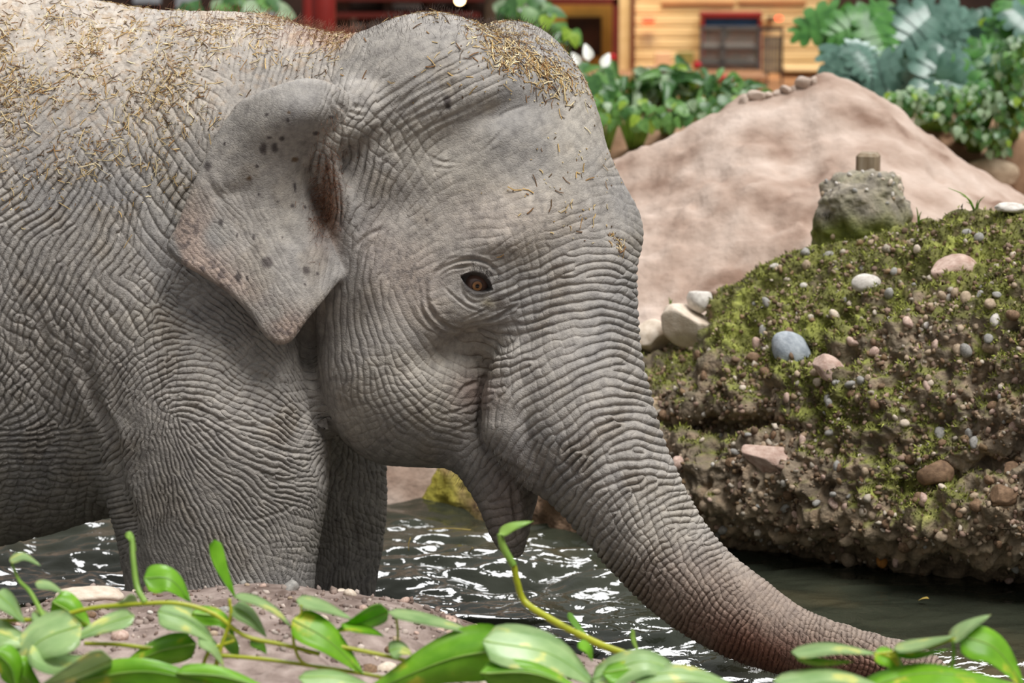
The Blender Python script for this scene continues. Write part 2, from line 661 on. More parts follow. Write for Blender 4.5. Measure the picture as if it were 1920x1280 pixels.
def refine(V, Q, mask, polys):
    """split masked quads in four; neighbours become n-gons so that the skin stays closed"""
    nv = len(V)
    E = np.stack([np.sort(Q[:, [i, (i + 1) % 4]], 1) for i in range(4)], 1)      # M,4,2
    key = E[..., 0].astype(np.int64) * nv + E[..., 1]
    uk = np.unique(key[mask])
    ea, eb = uk // nv, uk % nv
    mid = 0.5 * (V[ea] + V[eb])
    pos = np.searchsorted(uk, key).clip(0, len(uk) - 1)
    has = uk[pos] == key
    mi = nv + pos
    qm = Q[mask]; mm = mi[mask]
    cen = V[qm].mean(1)
    ci = nv + len(uk) + np.arange(len(qm))
    ch = [np.stack([qm[:, i], mm[:, i], ci, mm[:, (i + 3) % 4]], -1) for i in range(4)]
    rest = ~mask
    anyh = has[rest].any(1)
    Qr = Q[rest]
    hr, mr = has[rest], mi[rest]
    for k in np.nonzero(anyh)[0]:
        f = []
        for i in range(4):
            f.append(int(Qr[k, i]))
            if hr[k, i]: f.append(int(mr[k, i]))
        polys.append(f)
    return np.vstack([V, mid, cen]), np.concatenate(ch), Qr[~anyh]


import time as _time
_t0 = _time.time()


def lap(n):
    print('LAP', n, round(_time.time() - _t0, 1))


BASE_CELL = 8.7
eV, eQ = grow(BASE_CELL, (-1240, -110, -310), (1850, 1700, 720))
lap('grow')
eV = edge_smooth(eV, eQ, 2, 0.5)
for _ in range(1):
    eN = vnormals(eV, eQ)
    eV = eV - sdf(eV)[:, None] * eN
eN = vnormals(eV, eQ)


def seen(V, Q, N, marg=60, lim=0.3):
    c = V[Q].mean(1); n = N[Q].mean(1)
    hid = (c[:, 0] < 760) & (c[:, 1] > 1225) | (c[:, 2] > 560)
    hid |= (c[:, 0] > 470) & (c[:, 0] < 620) & (c[:, 1] > 200) & (c[:, 1] < 540) & (c[:, 2] > 40)
    return (n[:, 2] < lim) & (c[:, 0] > -marg - 260) & (c[:, 0] < 1920 + marg) & (c[:, 1] < 1290) & (c[:, 1] > -80) & ~hid


ePolys = []
mk = seen(eV, eQ, eN)
eV, qa, qrest = refine(eV, eQ, mk, ePolys)
allq = np.concatenate([qa, qrest])
inq = np.zeros(len(eV), bool); inq[qa.ravel()] = True
bord = np.zeros(len(eV), bool)
for f in ePolys: bord[f] = True
bord[qrest.ravel()] = True
eV = edge_smooth(eV, qa, 2, 0.45, inq & ~bord)
eN = vnormals(eV, qa)
inner = inq & ~bord
pd = np.zeros(len(eV)); pd[inner] = sdf(eV[inner])
eV = eV - np.clip(pd, -4, 4)[:, None] * eN
# second level: only where no coarse neighbour is touched
touch = bord.copy()
m2 = ~touch[qa].any(1)
eN = vnormals(eV, qa)
m2 &= seen(eV, qa, eN, 30, 0.2)
eV, qb, qrest2 = refine(eV, qa, m2, ePolys)
inb = np.zeros(len(eV), bool); inb[qb.ravel()] = True
b2 = np.zeros(len(eV), bool); b2[qrest2.ravel()] = True; b2[qrest.ravel()] = True
for f in ePolys: b2[f] = True
eV = edge_smooth(eV, qb, 2, 0.45, inb & ~b2)
lap('refined')
print('elephant verts', len(eV), 'fine quads', len(qb))
fin = inb & ~b2                                        # vertices that carry the fine relief
# ------------------------------------------------------------------ relief of the skin: folds, hollows, wrinkles (in the animal's side view)
G0 = np.array([-372.0, -120.0]); GS = 1.5
GH, GW = 960, 1600
gU, gV = np.meshgrid(G0[0] + GS * np.arange(GW), G0[1] + GS * np.arange(GH))


def sample(img, u, v):
    x = np.clip((u - G0[0]) / GS, 0, GW - 1.001); y = np.clip((v - G0[1]) / GS, 0, GH - 1.001)
    i, j = x.astype(int), y.astype(int)
    a, b = x - i, y - j
    return (img[j, i] * (1 - a) + img[j, i + 1] * a) * (1 - b) + (img[j + 1, i] * (1 - a) + img[j + 1, i + 1] * a) * b


def field(ctrl, u, v, power=2.2):
    """inverse distance interpolation of line direction, spacing and depth"""
    c = np.asarray(ctrl, float)
    den = np.zeros(u.shape); s2 = np.zeros(u.shape); c2 = np.zeros(u.shape); lam = np.zeros(u.shape); am = np.zeros(u.shape)
    for a, b, ang, l, h in c:
        w = 1.0 / ((u - a) ** 2 + (v - b) ** 2 + 400.0) ** (power / 2 * 1.4)
        den += w
        c2 += w * math.cos(2 * R(ang)); s2 += w * math.sin(2 * R(ang))
        lam += w * l; am += w * h
    return 0.5 * np.arctan2(s2, c2), lam / den, am / den


def phasor(ctrl, rng, box, turn=0.0, lscale=1.0, spread=0.10, sharp=2.2, bw=1.55):
    """oriented wrinkle pattern: sum of wave packets, sharp valleys"""
    u0, v0, u1, v1 = box
    F = np.zeros((GH, GW), np.complex64)
    st = 11.0 * lscale
    pu, pv = np.meshgrid(np.arange(u0, u1, st), np.arange(v0, v1, st))
    pu = pu.ravel() + rng.uniform(-st / 2, st / 2, pu.size); pv = pv.ravel() + rng.uniform(-st / 2, st / 2, pv.size)
    th, lam, am = field(ctrl, pu, pv)
    th = th + R(turn) + rng.normal(0, spread, len(th))
    lam = lam * lscale * np.exp(rng.normal(0, 0.13, len(lam)))
    ph = rng.uniform(0, 2 * math.pi, len(th))
    jit = rng.uniform(-0.85, 0.85, len(th))
    for k in range(len(pu)):
        L = lam[k]
        rad = bw * L * 1.6
        x0 = int((pu[k] - rad - G0[0]) / GS); x1 = int((pu[k] + rad - G0[0]) / GS) + 1
        y0 = int((pv[k] - rad - G0[1]) / GS); y1 = int((pv[k] + rad - G0[1]) / GS) + 1
        x0, y0 = max(x0, 0), max(y0, 0)
        x1, y1 = min(x1, GW), min(y1, GH)
        if x1 <= x0 or y1 <= y0: continue
        du = (np.arange(x0, x1) * GS + G0[0] - pu[k]).astype(np.float32)[None]
        dv = (np.arange(y0, y1) * GS + G0[1] - pv[k]).astype(np.float32)[:, None]
        ci, cj = min(max(int((pu[k] - G0[0]) / GS), 0), GW - 1), min(max(int((pv[k] - G0[1]) / GS), 0), GH - 1)
        f0 = F[cj, ci]
        p0 = ph[k] if abs(f0) < 0.05 else float(np.angle(f0)) + jit[k]      # join the lines already laid
        q = 2 * math.pi / L
        nu, nv = math.sin(th[k]) * q, math.cos(th[k]) * q       # normal of the line (v points down)
        g1 = -1.0 / (bw * L * 0.72) ** 2
        F[y0:y1, x0:x1] += np.exp(du * du * g1 + 1j * (nu * du + p0)) * np.exp(dv * dv * g1 + 1j * (nv * dv))
    A = np.abs(F); A /= A.mean() + 1e-9
    c = 0.5 + 0.5 * np.cos(np.angle(F))
    return -(c ** sharp) * np.clip(A, 0.15, 1.4) ** 0.6, F / (np.abs(F) + 1e-6)


BODY_DIR = [(-200, 100, 25, 13, 1.3), (-200, 300, 35, 14, 2.0), (-200, 500, 50, 15, 3.0), (-200, 700, 60, 15, 3.2), (-200, 900, 0, 13, 3.0), (-320, 600, 60, 15, 3.0),
    (0, 80, 30, 13, 1.2), (150, 60, 40, 13, 1.2), (300, 80, 60, 14, 1.3), (420, 60, 65, 14, 1.4), (560, 100, 75, 13, 2.0), (620, 115, 72, 13, 2.2), (500, 120, 70, 14, 2.0),
    (0, 250, 30, 14, 1.6), (100, 250, 40, 14, 1.6), (200, 270, 52, 15, 2.2), (300, 280, 58, 16, 2.8), (370, 230, 75, 15, 2.2), (330, 330, 60, 16, 2.8), (420, 150, 70, 14, 1.8),
    (0, 380, 45, 15, 2.8), (80, 380, 50, 16, 3.2), (200, 400, 58, 17, 3.4), (280, 450, 62, 16, 3.2),
    (0, 500, 55, 16, 3.4), (100, 520, 60, 17, 3.7), (200, 520, 66, 17, 3.7), (260, 560, 60, 15, 3.2),
    (30, 640, 75, 15, 3.6), (120, 650, 70, 16, 3.6), (60, 740, 50, 13, 3.4), (130, 740, 75, 13, 3.2), (40, 820, 5, 14, 3.4), (150, 830, 0, 13, 3.4), (60, 920, 3, 13, 3.0), (180, 920, 8, 12, 3.0),
    (100, 1000, 12, 12, 2.6), (200, 980, 15, 12, 2.6), (0, 1010, 5, 12, 2.2),
    (190, 690, 62, 11, 3.0), (230, 640, 52, 12, 3.0), (290, 640, 25, 12, 2.8), (230, 710, 48, 11, 3.0), (290, 700, 25, 12, 3.0), (350, 715, -5, 13, 3.0), (430, 740, -20, 14, 3.0), (520, 790, -25, 13, 3.2),
    (575, 840, -8, 12, 2.8), (330, 600, -25, 13, 2.6), (420, 560, -45, 13, 2.6), (480, 640, -42, 12, 2.4), (560, 700, -55, 11, 2.2), (580, 640, -65, 11, 2.2), (400, 650, -22, 13, 2.8),
    (230, 780, 50, 10, 2.8), (240, 860, 62, 10, 2.6), (290, 850, -75, 10, 2.6), (330, 900, -72, 10, 2.6), (300, 980, -80, 9, 2.2), (380, 960, -68, 10, 2.3), (330, 1060, -85, 9, 2.0), (270, 780, 75, 10, 2.6),
    (400, 840, -45, 13, 3.0), (450, 900, -35, 14, 2.8), (520, 860, -8, 12, 3.0), (560, 910, -10, 11, 2.6), (480, 980, -45, 13, 1.9), (540, 1000, -85, 9, 1.6), (450, 1060, -60, 12, 1.5), (545, 1070, 88, 9, 1.5),
    (640, 950, 84, 9, 2.6), (690, 900, -86, 9, 2.8), (640, 1050, 84, 9, 2.6), (700, 1040, 86, 9, 2.6), (625, 860, 60, 11, 2.4)]
HEAD_DIR = [
    (660, 120, 60, 11, 1.6), (700, 60, 60, 12, 0.9), (720, 130, 45, 12, 1.6), (760, 170, 38, 14, 2.4), (830, 150, 30, 15, 2.2), (880, 110, 28, 14, 1.6), (900, 60, 20, 14, 0.3), (800, 60, 30, 12, 0.4), (980, 80, 0, 14, 0.2),
    (690, 230, 55, 13, 2.8), (740, 240, 48, 15, 2.2), (800, 215, 40, 18, 1.3), (650, 260, 88, 12, 2.8), (670, 320, 75, 13, 3.0), (640, 350, 85, 12, 2.6), (700, 330, 62, 15, 2.6), (760, 320, 50, 18, 1.0), (660, 420, 65, 13, 3.0),
    (720, 400, 50, 15, 1.3), (860, 250, 20, 20, 0.2), (950, 250, 40, 24, 0.2), (1000, 180, 30, 20, 0.1), (1000, 300, 30, 18, 0.1), (1060, 330, 20, 18, 0.15), (1100, 250, 60, 16, 0.2), (900, 330, 30, 20, 0.15), (850, 400, 20, 18, 0.3),
    (900, 380, 0, 15, 0.3), (1000, 400, 10, 14, 0.6), (1060, 430, 15, 14, 0.5), (1120, 430, 8, 13, 0.8), (1180, 420, -40, 12, 0.4), (1190, 470, -35, 12, 1.2),
    (960, 470, 40, 12, 1.2), (1020, 500, 18, 14, 2.8), (1100, 510, 12, 13, 3.2), (1160, 520, -15, 12, 3.0), (1190, 540, -35, 12, 2.8),
    (960, 570, 20, 14, 2.8), (1040, 600, 18, 14, 3.4), (1120, 600, 12, 14, 3.4), (1180, 620, -28, 13, 3.2),
    (950, 660, 25, 14, 3.0), (1040, 690, 30, 15, 3.8), (1120, 690, 18, 15, 3.8), (1190, 700, -25, 14, 3.4),
    (930, 780, 80, 13, 1.2), (1000, 780, 40, 14, 3.0), (1080, 790, 35, 15, 4.0), (1160, 780, 15, 15, 4.0), (1215, 790, -20, 14, 3.5),
    (1010, 860, 75, 14, 1.6), (1080, 870, 38, 15, 3.6), (1160, 870, 25, 14, 3.9), (1235, 860, -10, 13, 3.5),
    (1090, 960, 60, 12, 2.6), (1170, 950, 42, 12, 3.2), (1240, 940, 25, 12, 3.4), (1290, 950, 0, 12, 3.2),
    (1180, 1050, 60, 10, 2.8), (1250, 1020, 45, 11, 3.0), (1320, 1010, 20, 11, 3.0),
    (1240, 1120, 62, 10, 2.6), (1300, 1080, 50, 10, 2.7), (1370, 1060, 28, 10, 2.7),
    (1340, 1180, 66, 9, 2.3), (1400, 1130, 58, 9, 2.4), (1440, 1110, 42, 9, 2.4),
    (1450, 1210, 72, 8.5, 2.1), (1520, 1180, 72, 8.5, 2.2), (1620, 1200, 76, 9, 2.3), (1720, 1230, 70, 9, 2.4),
    (640, 560, 85, 13, 2.2), (700, 560, -75, 14, 1.6), (760, 560, -65, 15, 0.8), (620, 640, 88, 11, 2.4), (660, 700, 85, 11, 2.6), (720, 680, -70, 12, 2.0), (780, 650, -50, 14, 1.5), (830, 640, -35, 14, 1.2),
    (700, 780, -65, 11, 2.4), (760, 760, -50, 13, 2.2), (830, 740, -25, 12, 2.2), (880, 740, 0, 12, 1.9), (780, 830, -25, 14, 0.9), (850, 820, -10, 13, 1.8), (870, 870, 60, 13, 2.2),
    (740, 500, 60, 15, 1.1), (700, 470, 80, 15, 1.8), (660, 500, 80, 14, 2.6), (830, 460, 15, 14, 0.6), (800, 400, 40, 15, 0.4), (850, 560, 20, 16, 0.3), (900, 480, 10, 14, 0.5), (880, 590, -35, 16, 0.2),
    (930, 960, 15, 14, 1.4), (950, 900, 40, 13, 1.4)]

# single folds: points, depth, half width  (head)
H_FOLDS = [
    ([(808, 528), (822, 508), (842, 494), (872, 485), (905, 488), (926, 502), (940, 520)], 7.5, 3.6),
    ([(820, 520), (845, 503), (868, 499), (890, 497)], 4.5, 2.6),
    ([(812, 512), (840, 487), (868, 477)], 3.8, 3.0),
    ([(800, 530), (800, 560), (815, 592), (840, 614), (868, 630), (893, 634)], 6.8, 4.5),
    ([(788, 540), (792, 580), (812, 612), (840, 634)], 4.5, 4.0),
    ([(830, 533), (850, 552), (876, 574), (903, 585)], 3.9, 2.4),
    ([(866, 600), (885, 592), (905, 584), (918, 580)], 3.3, 2.4),
    ([(872, 612), (905, 609), (932, 599), (955, 584), (975, 570)], 9.0, 3.6),
    ([(866, 530), (868, 546), (878, 560), (893, 567), (915, 562)], 3.9, 2.6),
    ([(935, 560), (960, 552), (985, 540), (1020, 528)], 4.5, 3.0),
    ([(900, 640), (930, 622), (960, 612), (1000, 604)], 3.5, 3.6),
    ([(893, 628), (912, 640), (930, 632)], 4.0, 3.6),
    ([(908, 655), (915, 690), (906, 725), (903, 765), (901, 800), (908, 832), (930, 862), (975, 886), (1015, 905)], 7.0, 6.0),
    ([(856, 748), (872, 728), (892, 718), (902, 716)], 6.0, 4.0),
    ([(820, 780), (860, 770), (898, 752)], 3.0, 3.2), ([(840, 812), (880, 795), (902, 782)], 2.6, 3.0),
    ([(700, 275), (750, 238), (800, 212), (868, 190)], 3.0, 4.0), ([(690, 300), (735, 282), (800, 240), (858, 213), (905, 196)], 3.4, 3.5), ([(712, 305), (752, 276), (790, 254)], 2.4, 3.0),
    ([(690, 200), (760, 160), (830, 118), (885, 88)], 3.0, 4.5), ([(700, 215), (780, 172), (850, 132), (905, 100)], 3.6, 4.0), ([(720, 222), (800, 178), (870, 142)], 3.0, 3.6), ([(735, 232), (800, 196), (850, 166)], 2.4, 3.2),
    ([(948, 222), (960, 206), (985, 194), (1002, 188)], 2.6, 3.2), ([(905, 290), (935, 262), (958, 238)], 2.4, 3.4),
    ([(800, 292), (830, 306), (872, 308)], 2.2, 2.8), ([(806, 314), (840, 318), (870, 312)], 1.8, 2.6),
    ([(1102, 330), (1128, 385), (1146, 430), (1158, 462)], 7.0, 12.0),
    ([(660, 470), (690, 440), (725, 425)], 4.0, 4.0), ([(655, 560), (668, 500), (690, 455)], 3.4, 4.5), ([(690, 545), (692, 500), (705, 462)], 2.6, 3.4),
    ([(612, 560), (606, 600), (604, 650)], 4.0, 5.0),
    ([(905, 870), (918, 905), (926, 940)], 2.5, 4.0), ([(915, 945), (935, 938), (950, 934)], 2.5, 3.0),
    ([(640, 185), (662, 196), (690, 200)], 4.0, 4.0), ([(640, 200), (668, 212), (688, 214)], 3.5, 3.5), ([(960, 900), (966, 950), (968, 1010)], 8.0, 5.0),
]
B_FOLDS = [
    ([(168, 640), (162, 690), (178, 745), (205, 800), (218, 850), (226, 920), (236, 990)], 16.0, 11.0),
    ([(168, 690), (130, 730), (100, 760)], 3.0, 6.0), ([(150, 880), (190, 868), (228, 862)], 4.0, 4.0), ([(160, 945), (200, 950), (230, 946)], 4.0, 4.0),
    ([(598, 600), (600, 660), (606, 720), (616, 790), (630, 830)], 16.0, 12.0), ([(560, 650), (576, 700), (590, 760)], 4.0, 7.0),
    ([(235, 900), (248, 960), (262, 1040), (270, 1100)], 7.0, 12.0),
    ([(420, 640), (460, 690), (520, 720), (570, 735)], 3.0, 6.0), ([(300, 720), (360, 760), (430, 790), (500, 800), (580, 800)], 2.4, 5.0),
    ([(440, 820), (500, 846), (560, 850), (602, 842)], 3.0, 4.5), ([(470, 880), (520, 900), (580, 900)], 2.6, 4.0), ([(420, 960), (470, 975), (520, 965), (570, 940)], 2.0, 3.0),
    ([(640, 880), (660, 960), (668, 1040), (672, 1100)], 4.0, 8.0), ([(690, 940), (684, 1000), (676, 1060)], 3.0, 5.0),
    ([(60, 560), (90, 640), (80, 720), (70, 780)], 4.0, 8.0), ([(120, 600), (140, 660), (150, 720)], 4.0, 8.0), ([(20, 600), (30, 680), (20, 760)], 3.0, 7.0),
]
E_FOLDS = [  # ear
    ([(392, 374), (420, 366), (452, 356), (478, 346)], 3.0, 13.0), ([(385, 330), (405, 362), (425, 392)], 3.0, 7.0), ([(440, 360), (470, 400), (510, 450), (540, 500)], 2.0, 14.0),
    ([(420, 380), (450, 430), (490, 490)], 2.0, 12.0), ([(500, 380), (530, 430), (560, 470)], 2.0, 14.0), ([(470, 410), (510, 470), (530, 540)], 1.6, 12.0),
    ([(622, 190), (640, 200), (655, 220)], 2.0, 4.0), ([(612, 170), (632, 190), (644, 210)], 1.8, 4.0), ([(600, 180), (620, 200), (630, 225)], 1.5, 4.0),
]
E_DIR = [(360, 440, -45, 8, 0.5), (430, 450, -50, 9, 0.8), (500, 480, -58, 9, 0.8), (540, 560, -62, 9, 0.8), (560, 420, -80, 10, 0.3), (480, 330, 85, 11, 0.3), (420, 380, -50, 8, 1.0), (560, 200, 75, 10, 0.25), (630, 200, 70, 9, 1.6), (460, 220, 60, 10, 0.3), (600, 500, 78, 10, 0.7), (400, 300, 60, 10, 0.4)]
H_DENT = [  # centre, half sizes, turn, depth
    (862, 258, 105, 52, 22, 27), (938, 208, 66, 25, 18, 20), (1045, 205, 52, 46, -60, 15), (740, 392, 60, 40, 25, 12), (868, 652, 84, 32, 18, 34), (760, 560, 30, 60, 10, 4),
    (1010, 520, 40, 120, -10, 3), (1160, 330, 40, 80, -20, 4), (640, 400, 26, 110, 0, 12), (905, 290, 60, 40, 0, 6), (780, 880, 60, 14, -10, 4),
    (1000, 380, 90, 50, 10, -8), (930, 455, 60, 22, 10, -9), (870, 590, 45, 40, 30, -4), (690, 520, 34, 60, 10, -7), (840, 540, 30, 30, 0, 3)]
B_DENT = [(300, 520, 120, 60, -50, 6), (90, 690, 60, 130, 10, 10), (250, 760, 40, 120, -15, -8), (420, 760, 120, 70, 15, -8), (588, 690, 34, 120, 0, 22), (620, 850, 40, 60, 0, 10),
          (100, 60, 130, 50, 0, 12), (430, 250, 90, 60, -40, -8), (520, 850, 70, 60, 0, -8)]


def carve(folds):
    H = np.zeros((GH, GW), np.float32)
    for pts, dep, wid in folds:
        P = spline(pts, max(12, int(np.sum(np.linalg.norm(np.diff(np.array(pts, float), axis=0), axis=1)) / 3)))
        m = wid * 4 + 2
        x0 = max(int((P[:, 0].min() - m - G0[0]) / GS), 0); x1 = min(int((P[:, 0].max() + m - G0[0]) / GS), GW)
        y0 = max(int((P[:, 1].min() - m - G0[1]) / GS), 0); y1 = min(int((P[:, 1].max() + m - G0[1]) / GS), GH)
        uu, vv = gU[y0:y1, x0:x1], gV[y0:y1, x0:x1]
        best = np.full(uu.shape, 1e9); bt = np.zeros(uu.shape)
        for k in range(len(P)):
            d = (uu - P[k, 0]) ** 2 + (vv - P[k, 1]) ** 2
            s = d < best
            best = np.where(s, d, best); bt = np.where(s, k / (len(P) - 1), bt)
        tap = np.sin(math.pi * np.clip(bt * 0.96 + 0.02, 0, 1)) ** 0.8 * sstep(2.6, 1.2, np.where((bt < 0.01) | (bt > 0.99), np.sqrt(best) / wid, 0))
        r = np.sqrt(best) / wid
        H[y0:y1, x0:x1] += (tap * dep * (-np.exp(-r * r * 1.2) + 0.28 * np.exp(-((r - 2.0) / 0.9) ** 2))).astype(np.float32)
    return H


def dents(lst):
    H = np.zeros((GH, GW), np.float32)
    for u, v, a, b, t, dep in lst:
        c, s = math.cos(R(-t)), math.sin(R(-t))
        x, y = gU - u, gV - v
        p, q = (x * c + y * s) / a, (-x * s + y * c) / b
        H -= (dep * np.exp(-(p * p + q * q))).astype(np.float32)
    return H


lap('relief start')
rg = np.random.default_rng(11)
wobU, wobV = gnoise((GH, GW), 40, rg) * 4.0, gnoise((GH, GW), 40, rg) * 4.0
patch = gnoise((GH, GW), 70, rg)
patch2 = gnoise((GH, GW), 24, rg)
grain = gnoise((GH, GW), 5, rg, 2)

b1, fB1 = phasor(BODY_DIR, rg, (-360, -60, 740, 1250), sharp=3.6, spread=0.17, lscale=0.80)
b2_, fB2 = phasor(BODY_DIR, rg, (-100, -60, 740, 1150), turn=68, lscale=1.35, spread=0.28, sharp=6.0)
_, _, bA = field(BODY_DIR, gU[::8, ::8], gV[::8, ::8])
h1, fH1 = phasor(HEAD_DIR, rg, (580, -40, 1800, 1300), sharp=3.2, spread=0.14)
h2_, fH2 = phasor(HEAD_DIR, rg, (580, -40, 1800, 1300), turn=75, lscale=1.3, spread=0.28, sharp=6.0)
_, _, hA = field(HEAD_DIR, gU[::8, ::8], gV[::8, ::8])
bA = np.repeat(np.repeat(bA, 8, 0), 8, 1)[:GH, :GW]
hA = np.repeat(np.repeat(hA, 8, 0), 8, 1)[:GH, :GW]
mod = np.clip(1.0 + 0.28 * patch2, 0.35, 1.6)
b3, _ = phasor(BODY_DIR, rg, (-360, -60, 740, 1250), turn=20, lscale=0.62, spread=0.35, sharp=4.0)
relB = b3 * bA * 0.28 + b1 * bA * mod * 1.0 + b2_ * bA * np.clip(0.5 + 0.3 * patch, 0.1, 0.9) + carve(B_FOLDS) + dents(B_DENT) + patch2 * 0.5
cheek = 1 - 0.35 * sstep(930, 850, gU) * sstep(380, 450, gV)
hA = hA * cheek * (1 - 0.35 * np.exp(-((gU - 790) / 120) ** 2 - ((gV - 160) / 75) ** 2))
relH = h1 * hA * mod * 1.25 + h2_ * np.minimum(hA, 2.2) * np.clip(0.36 + 0.25 * patch, 0.05, 0.8) + carve(H_FOLDS) + dents(H_DENT) + patch2 * 0.35
e1, fE1 = phasor(E_DIR, rg, (290, 130, 700, 660), spread=0.2, sharp=2.6)
_, _, eA = field(E_DIR, gU[::8, ::8], gV[::8, ::8])
eA = np.repeat(np.repeat(eA, 8, 0), 8, 1)[:GH, :GW]
relE = carve(E_FOLDS) + e1 * eA + patch2 * 0.6 + grain * 0.1

lap('fields')
# which part of the skin each fine vertex belongs to
fi = np.nonzero(fin)[0]
P = eV[fi]
_, db, dh_, df_, de_, dl_ = sdf(P, True)
wE = sstep(5.0, -1.0, de_ - np.minimum(np.minimum(db, dh_), df_))
wH = sstep(10.0, -10.0, dh_ - np.minimum(db, df_)) * (1 - wE)
wB = 1 - wE - wH
u_, v_ = P[:, 0], P[:, 1]
uw, vw = u_ + sample(wobU, u_, v_), v_ + sample(wobV, u_, v_)
rb = sample(relB, uw, vw)
rh = sample(relH, u_ * 0.75 + uw * 0.25, v_ * 0.75 + vw * 0.25)
re = sample(relE, u_, v_)
disp = rb * wB + rh * wH + re * wE
disp *= (sstep(0.30, -0.15, vnormals(eV, qb)[fi, 2]) * 0.75 + 0.25) * sstep(-300, -190, u_)

# phase of the wrinkle lines, kept on the skin for the finest creases
def csample(F, u, v):
    return sample(F.real, u, v), sample(F.imag, u, v)


uh, vh = u_ * 0.75 + uw * 0.25, v_ * 0.75 + vw * 0.25
f1 = np.stack([np.where(wE > 0.5, e_, np.where(wH > 0.5, h_, b_)) for e_, h_, b_ in zip(csample(fE1, u_, v_), csample(fH1, uh, vh), csample(fB1, uw, vw))], -1)
f2 = np.stack([np.where(wE > 0.5, 0.0, np.where(wH > 0.5, h_, b_)) for h_, b_ in zip(csample(fH2, uh, vh), csample(fB2, uw, vw))], -1)
a1 = np.where(wE > 0.5, 0.9 * sample(eA, u_, v_), np.where(wH > 0.5, sample(hA * mod, uh, vh), sample(bA * mod, uw, vw))) * sstep(-300, -190, u_)
a2 = np.where(wE > 0.5, 0.0, np.where(wH > 0.5, np.minimum(sample(hA, uh, vh), 2.4) * 0.8, sample(bA, uw, vw)) * np.clip(0.55 + 0.35 * sample(patch, u_, v_), 0.1, 1)) * sstep(-300, -190, u_)
a1, a2 = np.clip(a1 - 0.4, 0, 9), np.clip(a2 - 0.4, 0, 9)

# eye opening: almond recess
EYE = (894.0, 530.0)
ca, sa = math.cos(R(24)), math.sin(R(24))
ex, ey = (u_ - EYE[0]) * ca + (v_ - EYE[1]) * sa, -(u_ - EYE[0]) * sa + (v_ - EYE[1]) * ca
alm = np.abs(ey) / (15.5 * np.clip(1 - (ex / 33.0) ** 2, 0.02, 1)) + np.where(np.abs(ex) > 33, 5, 0)
eye_in = sstep(1.15, 0.8, alm) * (wH > 0.5)
lid = np.exp(-((alm - 1.35) / 0.3) ** 2) * (np.abs(ex) < 38) * (wH > 0.5)
disp = disp * (1 - 0.9 * eye_in) + lid * 3.0 - eye_in * 20.0

eN = vnormals(eV, qb)
eV[fi] = P + eN[fi] * disp[:, None]
eV = edge_smooth(eV, qb, 1, 0.04, fin)
lap('relief done')
# ------------------------------------------------------------------ pigment of the skin (lasting colour only)
def blob(img_u, img_v, u, v, a, b, t=0.0, p=2.0):
    c, s = math.cos(R(-t)), math.sin(R(-t))
    x, y = img_u - u, img_v - v
    return np.exp(-(((x * c + y * s) / a) ** 2 + ((-x * s + y * c) / b) ** 2) ** (p / 2))


col = np.tile(SR(160, 152, 144), (len(eV), 1))
u_, v_ = eV[fi, 0], eV[fi, 1]
n1, n2, n3, ng = sample(patch, u_, v_), sample(patch2, u_, v_), sample(np.roll(patch, 333, 1), u_, v_), sample(grain, u_, v_)
cf = np.tile(SR(162, 154, 146), (len(fi), 1))


def tint(w, rgb, k=1.0):
    global cf
    w = np.clip(w * k, 0, 1)[:, None]
    cf = cf * (1 - w) + SR(*rgb)[None] * w


tint(sstep(0.2, 1.6, n1), (176, 166, 152), 0.5)
tint(sstep(0.2, 1.6, -n3), (138, 134, 132), 0.5)
tint(sstep(0.6, 1.8, n2), (150, 138, 124), 0.4)
dustw = wB * sstep(420, 120, v_ + 0.22 * u_) * np.clip(0.75 + 0.25 * n1, 0, 1)
tint(dustw, (205, 190, 174), 0.8)
tint(wB * sstep(0.3, 1.2, ng) * sstep(420, 150, v_ + 0.2 * u_), (150, 122, 92), 0.45)          # chaff dust
tint(wB * blob(u_, v_, 640, 68, 90, 22), (186, 140, 108), 0.6)
tr = wH * sstep(1120, 1330, u_ + 0.35 * (v_ - 900)) * sstep(960, 1120, v_)
tint(tr, (142, 122, 108), 0.8)
tint(wH * blob(u_, v_, 1420, 1230, 160, 55, -22) * np.clip(0.8 + 0.3 * n2, 0, 1), (132, 84, 66), 0.85)
tint(wH * blob(u_, v_, 1600, 1250, 160, 30, -8), (160, 108, 90), 0.7)
tint(wH * blob(u_, v_, 890, 735, 40, 40), (136, 106, 96), 0.55)
tint(wH * blob(u_, v_, 950, 960, 60, 90), (136, 116, 106), 0.6)                                 # browner lower lip
# freckles and pink margins on brow, ear and trunk
frk = np.clip(sample(gnoise((GH, GW), 3.2, rg), u_, v_), -3, 3)
pink = wE * np.clip(blob(u_, v_, 348, 445, 62, 85, 30) + blob(u_, v_, 545, 618, 40, 34) * 1.0 + blob(u_, v_, 420, 520, 70, 22, -30) * 0.8, 0, 1) * sstep(-1.2, 0.4, n2 + 0.5)
tint(pink, (196, 170, 154), 0.72)
tint(pink * sstep(0.2, 0.8, frk), (118, 106, 102), 0.8)
ph_ = wH * np.clip(blob(u_, v_, 775, 520, 60, 70) + 0.7 * blob(u_, v_, 950, 410, 120, 60) + 0.6 * blob(u_, v_, 705, 460, 40, 60), 0, 1)
tint(ph_, (182, 162, 148), 0.5)
tint(ph_ * sstep(0.5, 1.2, frk), (120, 112, 108), 0.6)
tint(np.clip(wE * blob(u_, v_, 618, 360, 26, 95, -8) + wH * blob(u_, v_, 620, 400, 20, 80), 0, 1), (138, 106, 84), 0.7)      # brown hair-lined ear opening
